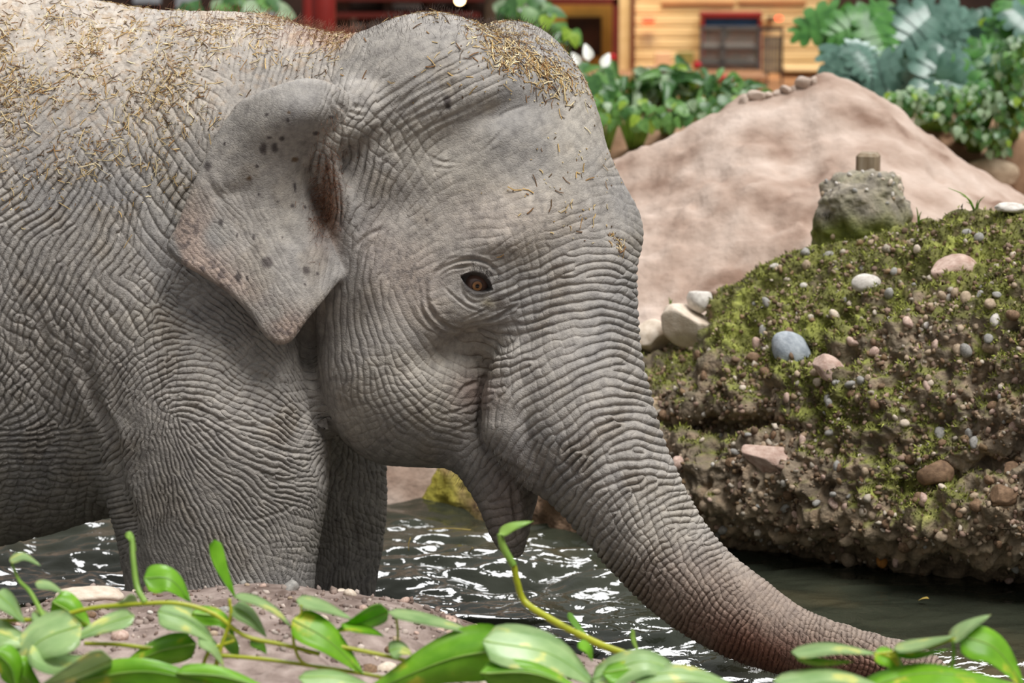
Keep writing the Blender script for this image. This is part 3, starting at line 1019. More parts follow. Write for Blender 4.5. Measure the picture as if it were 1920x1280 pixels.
SPOTS = [(494, 278, 8, 13), (515, 277, 7, 10), (528, 260, 6, 5), (389, 312, 8, 10), (501, 492, 12, 12), (574, 507, 7, 8), (446, 520, 6, 12), (464, 521, 3, 6), (553, 299, 7, 5), (467, 334, 5, 5), (482, 312, 4, 4), (593, 250, 6, 4),
         (621, 220, 6, 4), (553, 351, 3, 9), (548, 386, 4, 4), (572, 388, 3, 4), (476, 444, 4, 6), (415, 417, 5, 6), (445, 441, 3, 5), (542, 211, 4, 3), (571, 533, 4, 3), (595, 513, 3, 3), (485, 364, 3, 3), (521, 378, 5, 2),
         (838, 190, 8, 11), (840, 201, 6, 6), (800, 412, 4, 4), (540, 225, 3, 4), (500, 215, 4, 3), (581, 410, 3, 3), (530, 445, 2.5, 2.5), (505, 258, 4, 3), (420, 270, 3, 4)]
su, sv = u_ + frk * 0.7, v_ + np.roll(frk, 97) * 0.7
for a, b, c, d in SPOTS:
    tint(blob(su, sv, a, b, c, d, 0, 5.0), (78, 70, 68) if (a, b) not in ((553, 299), (467, 334), (542, 211)) else (104, 82, 60), 0.92)
# eye: dark lid margin and tear stain
tint(np.clip(sstep(1.75, 1.25, alm) * (np.abs(ex) < 40) * (wH > 0.5), 0, 1), (58, 52, 50), 0.85)
tint(wH * blob(u_, v_, 938, 566, 16, 12, -45), (66, 54, 46), 0.8)
tint(wH * blob(u_, v_, 915, 568, 14, 9, -20), (142, 128, 96), 0.6)
cf *= (1.0 + 0.05 * ng)[:, None] * np.array([0.965, 1.0, 1.035])
lw_ = sstep(-300, -200, u_)[:, None]
col[fi] = np.clip(cf * lw_ + col[fi] * (1 - lw_), 0.01, 0.9)

mat_skin, nd, lk, bs = new_mat('elephant_skin')
at = nd.new('ShaderNodeAttribute'); at.attribute_name = 'pigment'
tc = nd.new('ShaderNodeTexCoord')
nz = nd.new('ShaderNodeTexNoise'); nz.inputs['Scale'].default_value = 38.0; nz.inputs['Detail'].default_value = 8.0; nz.inputs['Roughness'].default_value = 0.68
lk.new(tc.outputs['Object'], nz.inputs['Vector'])
rr = ramp(nd, [(0.28, (0.60, 0.59, 0.60)), (0.5, (0.97, 0.965, 0.96)), (0.74, (1.28, 1.26, 1.22))])
lk.new(nz.outputs['Fac'], rr.inputs[0])
mx = nd.new('ShaderNodeMix'); mx.data_type = 'RGBA'; mx.blend_type = 'MULTIPLY'; mx.inputs['Factor'].default_value = 1.0
lk.new(at.outputs['Color'], mx.inputs[6]); lk.new(rr.outputs[0], mx.inputs[7])
lk.new(mx.outputs[2], bs.inputs['Base Color'])
bs.inputs['Roughness'].default_value = 0.72
bs.inputs['Specular IOR Level'].default_value = 0.28
vo = nd.new('ShaderNodeTexVoronoi'); vo.feature = 'DISTANCE_TO_EDGE'; vo.inputs['Scale'].default_value = 105.0
nw = nd.new('ShaderNodeTexNoise'); nw.inputs['Scale'].default_value = 60.0
vm = nd.new('ShaderNodeVectorMath'); vm.operation = 'MULTIPLY_ADD'; vm.inputs[1].default_value = (0.012, 0.012, 0.012)
lk.new(tc.outputs['Object'], nw.inputs['Vector']); lk.new(nw.outputs['Color'], vm.inputs[0]); lk.new(tc.outputs['Object'], vm.inputs[2])
lk.new(vm.outputs[0], vo.inputs['Vector'])
vr = ramp(nd, [(0.0, (0, 0, 0)), (0.16, (1, 1, 1))])
lk.new(vo.outputs['Distance'], vr.inputs[0])
nf = nd.new('ShaderNodeTexNoise'); nf.inputs['Scale'].default_value = 240.0; nf.inputs['Detail'].default_value = 4.0
lk.new(tc.outputs['Object'], nf.inputs['Vector'])
def crease(attr, power):
    q = nd.new('ShaderNodeAttribute'); q.attribute_name = attr
    s_ = nd.new('ShaderNodeSeparateXYZ'); lk.new(q.outputs['Vector'], s_.inputs[0])
    def mth(op, a, b=None):
        k = nd.new('ShaderNodeMath'); k.operation = op
        for i_, x in enumerate((a, b)):
            if x is None: continue
            if isinstance(x, (int, float)): k.inputs[i_].default_value = x
            else: lk.new(x, k.inputs[i_])
        return k.outputs[0]
    ln = mth('SQRT', mth('ADD', mth('ADD', mth('MULTIPLY', s_.outputs[0], s_.outputs[0]), mth('MULTIPLY', s_.outputs[1], s_.outputs[1])), 1e-4))
    c_ = mth('ADD', mth('MULTIPLY', mth('DIVIDE', s_.outputs[0], ln), 0.5), 0.5)
    return mth('MULTIPLY', mth('MULTIPLY', mth('POWER', c_, power), s_.outputs[2]), -1.0), mth


k1, mth = crease('fold_a', 11.0)
k2, mth = crease('fold_b', 14.0)
fold_h = mth('ADD', k1, mth('MULTIPLY', k2, 0.7))
bpf = nd.new('ShaderNodeBump'); bpf.inputs['Strength'].default_value = 0.9; bpf.inputs['Distance'].default_value = 0.0011
lk.new(fold_h, bpf.inputs['Height'])
ad = nd.new('ShaderNodeMath'); ad.operation = 'MULTIPLY_ADD'; ad.inputs[1].default_value = 0.55
lk.new(vr.outputs[0], ad.inputs[0]); lk.new(nf.outputs['Fac'], ad.inputs[2])
bp = nd.new('ShaderNodeBump'); bp.inputs['Strength'].default_value = 0.42; bp.inputs['Distance'].default_value = 0.0022
lk.new(ad.outputs[0], bp.inputs['Height']); lk.new(bpf.outputs[0], bp.inputs['Normal']); lk.new(bp.outputs[0], bs.inputs['Normal'])

loops = np.concatenate([qb.ravel(), qrest2.ravel(), qrest.ravel(), np.concatenate([np.array(f) for f in ePolys])])
counts = np.concatenate([np.full(len(qb) + len(qrest2) + len(qrest), 4), np.array([len(f) for f in ePolys])])
eWorld = W(eV[:, 0], eV[:, 1], eV[:, 2] * MPX)
me = mesh_np('body', eWorld, loops, counts, mat_skin)
set_color(me, 'pigment', col)
for nm_, ff_, aa_ in (('fold_a', f1, a1), ('fold_b', f2, a2)):
    vv3 = np.zeros((len(eV), 3), np.float32); vv3[:, 0] = -1.0
    vv3[fi, :2] = ff_; vv3[fi, 2] = aa_
    me.attributes.new(nm_, 'FLOAT_VECTOR', 'POINT').data.foreach_set('vector', vv3.ravel())
elephant = empty('elephant', W(300, 640, 0.2) * (1, 1, 0) + np.array([0, 0, -0.62]))
tag(elephant, 'grey wrinkled elephant wading in the stream with straw on its head', 'elephant')
body = link('body', me, elephant)
body.matrix_parent_inverse = Matrix.Translation(-Vector(elephant.location))
tag(body, 'wrinkled grey skin with a pink freckled ear edge')


def eparent(o):
    o.parent = elephant
    o.matrix_parent_inverse = Matrix.Translation(-Vector(elephant.location))
    return o


# eyeball
eNf = vnormals(eV, qb)
nearE = fi[np.argsort((eV[fi, 0] - 893) ** 2 + (eV[fi, 1] - 531) ** 2 + np.where(wH > 0.5, 0, 1e6))[:60]]
ec = eV[nearE].mean(0) + np.array([0, 0, 1.0]) * 0
nE = eNf[nearE].mean(0); nE /= np.linalg.norm(nE)
er = 27.0
ecen = np.array([EYE[0], EYE[1], ec[2]]) - nE * (er - 9.0)
m, nd, lk, bs = new_mat('eye')
tc = nd.new('ShaderNodeTexCoord'); sp = nd.new('ShaderNodeSeparateXYZ'); lk.new(tc.outputs['Object'], sp.inputs[0])
le = nd.new('ShaderNodeVectorMath'); le.operation = 'LENGTH'
cb = nd.new('ShaderNodeCombineXYZ'); lk.new(sp.outputs['X'], cb.inputs[0]); lk.new(sp.outputs['Y'], cb.inputs[1]); lk.new(cb.outputs[0], le.inputs[0])
dv = nd.new('ShaderNodeMath'); dv.operation = 'DIVIDE'; dv.inputs[1].default_value = er * MPX; lk.new(le.outputs['Value'], dv.inputs[0])
rp = ramp(nd, [(0.0, (0.004, 0.003, 0.003)), (0.13, (0.004, 0.003, 0.003)), (0.16, (0.30, 0.13, 0.045)), (0.30, (0.42, 0.20, 0.08)), (0.36, (0.05, 0.025, 0.018)), (0.45, (0.16, 0.09, 0.07)), (1.0, (0.10, 0.06, 0.05))])
lk.new(dv.outputs[0], rp.inputs[0]); lk.new(rp.outputs[0], bs.inputs['Base Color'])
bs.inputs['Roughness'].default_value = 0.08; bs.inputs['Specular IOR Level'].default_value = 0.6
Vs, Fs = [], []
nu_, nv_ = 24, 14
for j in range(nv_ + 1):
    th_ = math.pi * j / nv_
    for i in range(nu_):
        ph2 = 2 * math.pi * i / nu_
        Vs.append((math.sin(th_) * math.cos(ph2) * er * MPX, math.sin(th_) * math.sin(ph2) * er * MPX, math.cos(th_) * er * MPX))
for j in range(nv_):
    for i in range(nu_):
        k = (i + 1) % nu_
        Fs.append((j * nu_ + i, (j + 1) * nu_ + i, (j + 1) * nu_ + k, j * nu_ + k))
eye = link('eye', mesh_py('eye', Vs, Fs, m))
eye.location = W(ecen[0], ecen[1], ecen[2] * MPX)
gaze = Vector((0.14, -1.0, -0.10)).normalized()
eye.rotation_euler = gaze.to_track_quat('Z', 'Y').to_euler()
eparent(eye)
tag(eye, 'small amber eye with dark lid')
lap('elephant built')

# ------------------------------------------------------------------ straw on the skin, hair
fN = eNf[fi]


def strewn(weight, n, lmin, lmax, wid, cols, rng, name, label, flat=0.10):
    p = np.clip(weight, 0, None); p = p / p.sum()
    k = rng.choice(len(fi), n, p=p)
    C = eWorld[fi[k]]
    # world normals from the drawing-unit normals (u->x, v->-z, w->y)
    nn = np.stack([fN[k, 0], fN[k, 2], -fN[k, 1]], -1)
    nn /= np.linalg.norm(nn, axis=1)[:, None]
    t = rng.normal(size=(n, 3)); t -= (t * nn).sum(1)[:, None] * nn; t /= np.linalg.norm(t, axis=1)[:, None]
    t = t + nn * rng.normal(0, flat, (n, 1)); t /= np.linalg.norm(t, axis=1)[:, None]
    s = np.cross(nn, t); s /= np.linalg.norm(s, axis=1)[:, None]
    L = (lmin + (lmax - lmin) * rng.random(n) ** 3.5) * MPX
    w = wid * MPX * rng.uniform(0.5, 1.4, n)
    h = w * 0.5
    C = C + nn * (h + 0.35 * MPX)[:, None] + nn * (np.abs((t * nn).sum(1)) * L * 0.45)[:, None]
    bend = s * (rng.normal(0, 0.09, n) * L)[:, None]
    V = []
    for e, bd in ((-0.5, 0.0), (0.0, 1.0), (0.5, 0.0)):
        for a, b in ((-1, -1), (1, -1), (1, 1), (-1, 1)):
            V.append(C + t * (L * e)[:, None] + bend * bd + s * (a * w / 2)[:, None] + nn * (b * h / 2)[:, None])
    V = np.stack(V, 1)
    q = []
    for r in (0, 4):
        q += [(r, r + 1, r + 5, r + 4), (r + 1, r + 2, r + 6, r + 5), (r + 2, r + 3, r + 7, r + 6), (r + 3, r, r + 4, r + 7)]
    q += [(3, 2, 1, 0), (8, 9, 10, 11)]
    F = (np.array(q)[None] + (np.arange(n) * 12)[:, None, None]).reshape(-1, 4)
    cc = np.array([SR(*c) for c in cols])[rng.integers(0, len(cols), n)] * rng.uniform(0.7, 1.2, (n, 1))
    me = mesh_np(name, V.reshape(-1, 3), F.ravel(), np.full(len(F), 4), mat_straw, False)
    set_color(me, 'tone', np.clip(np.repeat(cc, 12, 0), 0, 1))
    return tag(link(name, me), label, 'straw', None, 'stuff')


mat_straw = mat_noise('straw', [(0.3, (0.85, 0.85, 0.85)), (0.7, (1.0, 1.0, 1.0))], 60, 2, 0.75, attr='tone')
STRAW = [(222, 204, 164), (206, 180, 130), (214, 190, 140), (196, 164, 108), (168, 128, 78), (138, 98, 58), (226, 210, 170), (110, 82, 56), (92, 72, 50), (182, 150, 96)]
upw = np.clip(-fN[:, 1] + 0.45, 0, 1) + 0.12
clump = np.clip(0.55 + n1 * 0.25 + n2 * 0.35, 0.10, 3) ** 1.0
wb = wB * upw * clump * (0.8 * blob(u_, v_, -150, 120, 200, 120) + blob(u_, v_, 110, 170, 330, 130, -8) + 0.8 * blob(u_, v_, 440, 70, 200, 50, -5) + 1.6 * blob(u_, v_, 590, 62, 80, 18, -14) + 0.35 * blob(u_, v_, 100, 290, 220, 80))
rs = np.random.default_rng(5)
strewn(wb, 5600, 2.5, 36, 1.2, STRAW, rs, 'straw_on_back', 'dry straw and chaff strewn over the back and neck of the elephant')
wh_ = wH * clump * (1.3 * blob(u_, v_, 985, 112, 70, 34, -25) + 0.9 * blob(u_, v_, 1050, 140, 45, 30, -40) + 0.9 * blob(u_, v_, 830, 34, 80, 14) + 0.35 * blob(u_, v_, 920, 60, 60, 22) + 0.13 * blob(u_, v_, 850, 110, 130, 50) + 0.09 * blob(u_, v_, 1070, 370, 80, 90)
                     + 1.3 * blob(u_, v_, 1152, 446, 9, 28, 20) + 0.06 * blob(u_, v_, 980, 160, 100, 24))
strewn(wh_, 2000, 2.5, 32, 1.5, STRAW, rs, 'straw_on_head', 'dry straw and husks heaped on the crown and brow of the elephant')


def hairs(weight, n, lmin, lmax, rad, name, rgb, rng, lean=(0.2, 0, 0.3), jit=0.35, label=None):
    p = np.clip(weight, 0, None); p = p / p.sum()
    k = rng.choice(len(fi), n, p=p)
    C = eWorld[fi[k]]
    nn = np.stack([fN[k, 0], fN[k, 2], -fN[k, 1]], -1)
    d = nn + np.array(lean) + rng.normal(0, jit, (n, 3)); d /= np.linalg.norm(d, axis=1)[:, None]
    L = rng.uniform(lmin, lmax, n)[:, None] * MPX
    d2 = d + rng.normal(0, 0.3, (n, 3)) + np.array([0, 0, -0.25]); d2 /= np.linalg.norm(d2, axis=1)[:, None]
    s = np.cross(d, [0.0, 1.0, 0.0]); s /= np.linalg.norm(s, axis=1)[:, None] + 1e-9
    q = np.cross(d, s)
    V = []
    for c, w in ((C - d * 0.002, 1.0), (C + d * L * 0.55, 0.8)):
        for a in (0, 2.094, 4.189):
            V.append(c + (s * math.cos(a) + q * math.sin(a)) * rad * MPX * w)
    V.append(C + d * L * 0.55 + d2 * L * 0.45)
    V = np.stack(V, 1)
    tr = []
    for i in range(3):
        j = (i + 1) % 3
        tr += [(i, j, j + 3), (i, j + 3, i + 3), (i + 3, j + 3, 6)]
    F = (np.array(tr)[None] + (np.arange(n) * 7)[:, None, None]).reshape(-1, 3)
    me = mesh_np(name, V.reshape(-1, 3), F.ravel(), np.full(len(F), 3), mat_plain(name, rgb, 0.6), True)
    o = eparent(link(name, me))
    if label: o['label'] = label
    o['kind'] = 'stuff'
    return o


top = np.clip(-fN[:, 1], 0, 1) ** 2
hairs(wH * top * sstep(150, 30, v_), 1500, 7, 22, 0.30, 'crown_hair', SR(70, 52, 44), rs, (0, 0, 0.4), 0.3, 'sparse dark hair on the crown')
hairs(wB * top * (blob(u_, v_, 600, 60, 90, 40) + 0.25 * blob(u_, v_, 420, 40, 160, 30)), 900, 8, 30, 0.32, 'neck_hair', SR(120, 72, 52), rs, (0.5, 0, 0.3), 0.35, 'reddish hair on the nape')
hairs(wH * (blob(u_, v_, 960, 880, 50, 20, -30) + 0.7 * blob(u_, v_, 880, 890, 40, 16)), 170, 10, 30, 0.32, 'chin_bristle', SR(120, 116, 110), rs, (0, -0.3, -1.0), 0.35, 'grey bristles round the mouth')
hairs(np.clip(wE * blob(u_, v_, 612, 340, 20, 70, -8) + wH * blob(u_, v_, 614, 360, 16, 70), 0, 1), 900, 8, 24, 0.35, 'ear_hair', SR(122, 84, 62), rs, (-0.4, -0.6, -0.2), 0.5, 'brown hair in the ear opening')
hairs(wH * blob(u_, v_, 1440, 1235, 110, 30, -20), 700, 5, 14, 0.35, 'trunk_bristle', SR(96, 62, 50), rs, (0.2, -0.3, -0.6), 0.4, 'short reddish bristles under the trunk')
hairs(wH * blob(u_, v_, 905, 506, 24, 6, -24), 40, 10, 20, 0.4, 'eyelash', SR(24, 18, 16), rs, (0.5, -0.3, -0.7), 0.2, 'dark eyelashes')
lap('straw and hair')
# ------------------------------------------------------------------ setting: stream, banks, rock wall, sand
def grid_mesh(name, P, mat, smooth=True):
    """P: (n, m, 3) grid of points"""
    n, m = P.shape[:2]
    i = np.arange(n * m).reshape(n, m)
    q = np.stack([i[:-1, :-1], i[1:, :-1], i[1:, 1:], i[:-1, 1:]], -1).reshape(-1, 4)
    return mesh_np(name, P.reshape(-1, 3), q.ravel(), np.full(len(q), 4), mat, smooth)


def grid_normals(P):
    a = np.gradient(P, axis=0); b = np.gradient(P, axis=1)
    n = np.cross(a, b)
    return n / (np.linalg.norm(n, axis=-1, keepdims=True) + 1e-12)


# ---- water
m_water, nd, lk, bs = new_mat('stream_water')
tc = nd.new('ShaderNodeTexCoord')
mp = nd.new('ShaderNodeMapping'); mp.inputs['Scale'].default_value = (1.0, 1.0, 1.0)
lk.new(tc.outputs['Object'], mp.inputs[0])
na = nd.new('ShaderNodeTexNoise'); na.inputs['Scale'].default_value = 1.3; na.inputs['Detail'].default_value = 3
lk.new(mp.outputs[0], na.inputs['Vector'])
rp = ramp(nd, [(0.32, (0.020, 0.024, 0.017)), (0.55, (0.036, 0.039, 0.026)), (0.72, (0.085, 0.070, 0.038))])
lk.new(na.outputs['Fac'], rp.inputs[0]); lk.new(rp.outputs[0], bs.inputs['Base Color'])
bs.inputs['Roughness'].default_value = 0.04
bs.inputs['IOR'].default_value = 1.333
bs.inputs['Specular IOR Level'].default_value = 0.5
nb = nd.new('ShaderNodeTexNoise'); nb.inputs['Scale'].default_value = 17.0; nb.inputs['Detail'].default_value = 3; nb.inputs['Distortion'].default_value = 0.6
lk.new(mp.outputs[0], nb.inputs['Vector'])
bp = nd.new('ShaderNodeBump'); bp.inputs['Strength'].default_value = 0.40; bp.inputs['Distance'].default_value = 0.012
lk.new(nb.outputs['Fac'], bp.inputs['Height']); lk.new(bp.outputs[0], bs.inputs['Normal'])
gx = np.concatenate([np.linspace(-7, -1.75, 16), np.linspace(-1.7, 1.75, 330), np.linspace(1.8, 7, 16)])
gy = np.concatenate([np.linspace(-1.6, -0.75, 20), np.linspace(-0.74, 1.6, 220), np.linspace(1.62, 2.6, 40)])
X, Yg = np.meshgrid(gx, gy)
q3 = np.stack([X * 0.75, Yg * 1.5, X * 0], -1)
calm = sstep(0.35, 0.9, X) * sstep(-0.3, 0.3, Yg)                 # quieter pool under the rock wall
hz = (N3(q3, 0.24, 2) * 0.050 - np.abs(N3(q3 + 7.3, 0.13, 2)) * 0.034 + N3(q3 + 3.1, 0.045) * 0.006) * (1 - 0.72 * calm)
water = tag(link('stream_water', grid_mesh('stream_water', np.stack([X, Yg, hz - 0.004], -1), m_water)), 'dark rippling stream water round the legs of the elephant', 'water', None, 'structure')

m_bed = mat_noise('stream_bed', [(0.3, srgb(70, 62, 50)), (0.7, srgb(104, 92, 74))], 5, 4, 0.9, 0.4)
bed = MB().box((0, 0.6, -0.75), (16, 5.2, 0.25)).build('stream_bed', m_bed)
tag(bed, 'muddy bed of the stream below the water', 'stream bed', None, 'structure')

# ---- sandy ground and back terrace
m_sand = mat_noise('sand', [(0.30, srgb(130, 106, 92)), (0.42, srgb(164, 142, 128)), (0.55, srgb(182, 162, 149)), (0.72, srgb(198, 180, 168))], 5.0, 12, 0.95, 1.0, 26, 0.1)
gx = np.linspace(-6, 6, 90); gy = np.linspace(1.55, 7.5, 60)
X, Yg = np.meshgrid(gx, gy)
zz = 0.42 + 0.05 * N3(np.stack([X, Yg, X * 0], -1), 0.7, 3) + 0.02 * (Yg - 1.5) - 1.15 * sstep(2.1, 1.55, Yg)
tag(link('ground', grid_mesh('ground', np.stack([X, Yg, zz], -1), m_sand)), 'sandy ground of the enclosure behind the rocks', 'ground', None, 'structure')

# ---- sand heap
ridge_px = np.array([(700, 470), (800, 462), (900, 430), (1000, 385), (1080, 340), (1150, 300), (1200, 279), (1260, 250), (1300, 231), (1340, 208), (1375, 184), (1405, 172), (1440, 166), (1475, 158), (1500, 148), (1525, 138), (1560, 139), (1600, 153), (1650, 178), (1700, 213), (1760, 260), (1820, 302), (1900, 354), (1960, 392), (2060, 450), (2180, 500)], float)
YR = 3.1
rw = W(ridge_px[:, 0], ridge_px[:, 1], YR)
gx = np.linspace(rw[0, 0], rw[-1, 0], 190)
# the heap ends against the back of the rock wall
wu_ = np.array([1100, 1190, 1300, 1500, 1700, 1900, 2060, 2200.0]); wv_ = np.array([985, 1000, 1020, 1054, 1086, 1116, 1140, 1160.0])
back_xy = np.array([W(u, 560, Wz(u, v, 0.0)[1] + 0.66) for u, v in zip(wu_, wv_)])
yf = np.where(gx > back_xy[0, 0], np.interp(gx, back_xy[:, 0], back_xy[:, 1]), np.interp(gx, [rw[0, 0], back_xy[0, 0]], [1.75, back_xy[0, 1]]))
X, S_ = np.meshgrid(gx, np.linspace(0, 1, 130))
Yg = yf[None, :] + (4.7 - yf[None, :]) * S_
rz = np.interp(X, rw[:, 0], rw[:, 2])
foot = 0.36
g = np.where(Yg < YR, np.clip((Yg - yf[None, :] + 0.22) / (YR - yf[None, :] + 0.22), 0, 1) ** 0.85, np.clip(1 - (Yg - YR) / 1.6, 0, 1) ** 1.2)
zz = foot + (rz - foot) * g
qq = np.stack([X, Yg, zz], -1)
lump = N3(qq + 2.0, 0.30, 4, 0.55)
away = np.clip(np.abs(Yg - YR) / 0.25, 0.25, 1)
zz = zz + 0.09 * lump * away - 0.13 * np.clip(N3(qq + 9.0, 0.15, 2) - 0.22, 0, 1) * away + 0.012 * N3(qq + 4.0, 0.05, 2)
SANDX, SANDY, SANDZ = gx, Yg, zz


def sand_hit(u, v):
    """where the sand shows at (u, v)"""
    for Y in np.arange(1.3, 4.6, 0.01):
        p = W(u, v, Y)
        j = int(np.clip(np.searchsorted(SANDX, p[0]), 0, len(SANDX) - 1))
        if Y > SANDY[0, j] and np.interp(Y, SANDY[:, j], SANDZ[:, j]) >= p[2]: return p
    return W(u, v, 2.0)


sand = tag(link('sand_heap', grid_mesh('sand_heap', np.concatenate([np.stack([X[:1], Yg[:1] - 0.02, zz[:1] * 0 - 0.1], -1), np.stack([X, Yg, zz], -1)]), m_sand)), 'large heap of pale pinkish sand behind the mossy rocks', 'sand heap', None, 'stuff')


# ---- stones
def ico(sub):
    t = (1 + 5 ** 0.5) / 2
    V = np.array([(-1, t, 0), (1, t, 0), (-1, -t, 0), (1, -t, 0), (0, -1, t), (0, 1, t), (0, -1, -t), (0, 1, -t), (t, 0, -1), (t, 0, 1), (-t, 0, -1), (-t, 0, 1)], float)
    F = [(0, 11, 5), (0, 5, 1), (0, 1, 7), (0, 7, 10), (0, 10, 11), (1, 5, 9), (5, 11, 4), (11, 10, 2), (10, 7, 6), (7, 1, 8), (3, 9, 4), (3, 4, 2), (3, 2, 6), (3, 6, 8), (3, 8, 9), (4, 9, 5), (2, 4, 11), (6, 2, 10), (8, 6, 7), (9, 8, 1)]
    V /= np.linalg.norm(V[0])
    for _ in range(sub):
        V = list(V); mid = {}; G = []
        def m_(a, b):
            k = (min(a, b), max(a, b))
            if k not in mid:
                p = np.asarray(V[a]) + V[b]
                mid[k] = len(V); V.append(p / np.linalg.norm(p))
            return mid[k]
        for a, b, c in F:
            x, y, z = m_(a, b), m_(b, c), m_(c, a)
            G += [(a, x, z), (b, y, x), (c, z, y), (x, y, z)]
        V = np.array(V); F = G
    return np.array(V), F


def stone_mesh(name, sub, seed, mat, rough=0.22, angular=0.0):
    V, F = ico(sub)
    n = N3(V + seed * 3.7, 0.9, 2)
    r = 1 + rough * n
    V = V * r[:, None]
    if angular:
        rr_ = np.random.default_rng(seed)
        for _ in range(int(angular)):
            d = rr_.normal(size=3); d /= np.linalg.norm(d)
            k = V @ d
            V = V - np.clip(k - 0.68, 0, None)[:, None] * d
    return mesh_py(name, V, F, mat, True)


def stone_mat(name, a, b, rough=0.75, scale=3.0, bump=0.25):
    return mat_noise(name, [(0.3, srgb(*a)), (0.7, srgb(*b))], scale, 6, rough, bump, 14, 0.3)


m_st = {
    'tan': stone_mat('stone_tan', (150, 130, 108), (190, 170, 146)),
    'grey': stone_mat('stone_grey', (130, 128, 124), (176, 172, 166)),
    'blue': stone_mat('stone_blue_grey', (132, 140, 148), (176, 182, 188), 0.55),
    'pink': stone_mat('stone_pink', (168, 136, 122), (212, 188, 174)),
    'white': stone_mat('stone_white', (186, 178, 170), (224, 218, 210)),
    'brown': stone_mat('stone_brown', (98, 76, 58), (146, 118, 92)),
    'orange': stone_mat('stone_orange', (170, 104, 44), (206, 146, 76)),
    'cream': stone_mat('stone_cream', (196, 178, 158), (226, 212, 196)),
}

m_clod = mat_noise('sand_clod', [(0.3, srgb(190, 168, 152)), (0.7, srgb(222, 204, 190))], 14, 6, 0.95, 0.5)
for k, (u, v, s_) in enumerate([(1422, 174, 15), (1440, 174, 9), (1474, 165, 10), (1510, 152, 15), (1396, 188, 12), (1488, 164, 7), (1458, 172, 8), (1525, 148, 9)]):
    o = link('clod', stone_mesh('clod', 2, 130 + k, m_clod, 0.35, 4)); q_ = (YR + 7) / 7 * MPX * s_
    o.location = W(u, v + 5, YR - 0.04); o.scale = (q_ * 1.35, q_ * 1.2, q_ * 0.8); o.rotation_euler = (0.3 * k, 0.2, k * 1.1); o.parent = sand

# ---- conglomerate rock wall
wl_u = np.array([1100, 1190, 1300, 1500, 1700, 1900, 2060, 2200.0]); wl_v = np.array([985, 1000, 1020, 1054, 1086, 1116, 1140, 1160.0])
tp_u = np.array([1100, 1190, 1300, 1328, 1345, 1400, 1450, 1500, 1560, 1640, 1700, 1800, 1920, 2060, 2200.0]); tp_v = np.array([655, 640, 622, 590, 546, 518, 492, 474, 453, 436, 424, 404, 392, 388, 392.0])
pf = np.array([-0.10, 0.0, 0.03, 0.09, 0.17, 0.28, 0.40, 0.52, 0.62, 0.72, 0.82, 0.92, 1.0, 1.05])
po = np.array([0.10, 0.10, 0.06, -0.05, -0.09, -0.08, -0.03, 0.02, 0.08, 0.16, 0.30, 0.48, 0.62, 0.85])
gu = np.linspace(1108, 2100, 400); gf = np.linspace(-0.10, 1.05, 300)
UU, FF = np.meshgrid(gu, gf)
vb = np.interp(UU, wl_u, wl_v); vt = np.interp(UU, tp_u, tp_v)
VV = vb + (vt - vb) * np.minimum(FF, 1.0)
Yb = np.array([Wz(u, v, 0.0)[1] for u, v in zip(gu, np.interp(gu, wl_u, wl_v))])[None, :]
off = np.interp(FF, pf, po)
Y0 = Yb + off
over = sstep(1500, 1800, UU)
Y0 = Y0 + over * 0.22 * sstep(0.09, 0.0, FF) - over * 0.05 * np.exp(-((FF - 0.14) / 0.08) ** 2)
ledge = np.exp(-((VV - (800 - 0.02 * (UU - 1300))) / 22) ** 2) * sstep(1560, 1380, UU)
Y0 = Y0 + 0.10 * ledge
ledge2 = np.exp(-((VV - (870 - 0.35 * (UU - 1850))) / 26) ** 2) * sstep(1640, 1780, UU)
Y0 = Y0 + 0.07 * ledge2
Y0 = Y0 + 1.3 * sstep(1990, 2100, UU) ** 2 + 0.5 * sstep(1165, 1108, UU) ** 2          # both ends of the rock turn back
VV2 = np.where(FF > 1.0, vt + (FF - 1.0) * 1400, VV)
RP = W(UU, VV2, Y0)
RN = grid_normals(RP)
if RN[150, 200, 1] > 0: RN = -RN
d = 0.050 * N3(RP, 0.24, 3) + 0.046 * N3(RP + 5, 0.085, 2) + 0.032 * np.abs(N3(RP + 8, 0.045, 2)) + 0.016 * N3(RP + 18, 0.018, 2)
d -= 0.10 * np.clip(N3(RP + 21, 0.06, 2) - 0.22, 0, 1)
top_keep = np.exp(-((FF - 1.0) / 0.06) ** 2)
RP = RP + RN * (d * (1 - 0.55 * top_keep))[..., None]
RN = grid_normals(RP)
if RN[150, 200, 1] > 0: RN = -RN
RN0 = RN
upn = RN[..., 2]
m1, m2_ = N3(RP + 31, 0.22, 3), N3(RP + 37, 0.05, 2)
hgt = (1085 - VV2) / 600
moss = np.clip(sstep(0.05, 0.6, upn * 0.7 + 0.9 * m1 + 0.75 * (hgt - 0.55) + 0.35 * m2_), 0, 1)
moss = np.clip(moss + 0.9 * np.exp(-((UU - 1500) / 190) ** 2 - ((VV2 - 560) / 80) ** 2) * sstep(-0.5, 0.2, m2_), 0, 1)
moss = np.clip(moss + 0.9 * np.exp(-((UU - 1565) / 40) ** 2 - ((VV2 - 760) / 55) ** 2) + 1.2 * np.exp(-((UU - 1712) / 45) ** 2 - ((VV2 - 912) / 18) ** 2), 0, 1)
moss *= sstep(0.0, 0.25, FF) * 0.92
m3 = N3(RP + 51, 0.12, 3)
base = SR(134, 121, 104)[None, None] * (1 + 0.45 * m3)[..., None] + (SR(150, 128, 106) - SR(112, 98, 82))[None, None] * np.clip(N3(RP + 61, 0.035, 2) * 1.6, 0, 1)[..., None]
base = base + (SR(128, 104, 62) * 0.9)[None, None] * (sstep(0.34, 0.06, FF) * 0.25)[..., None]
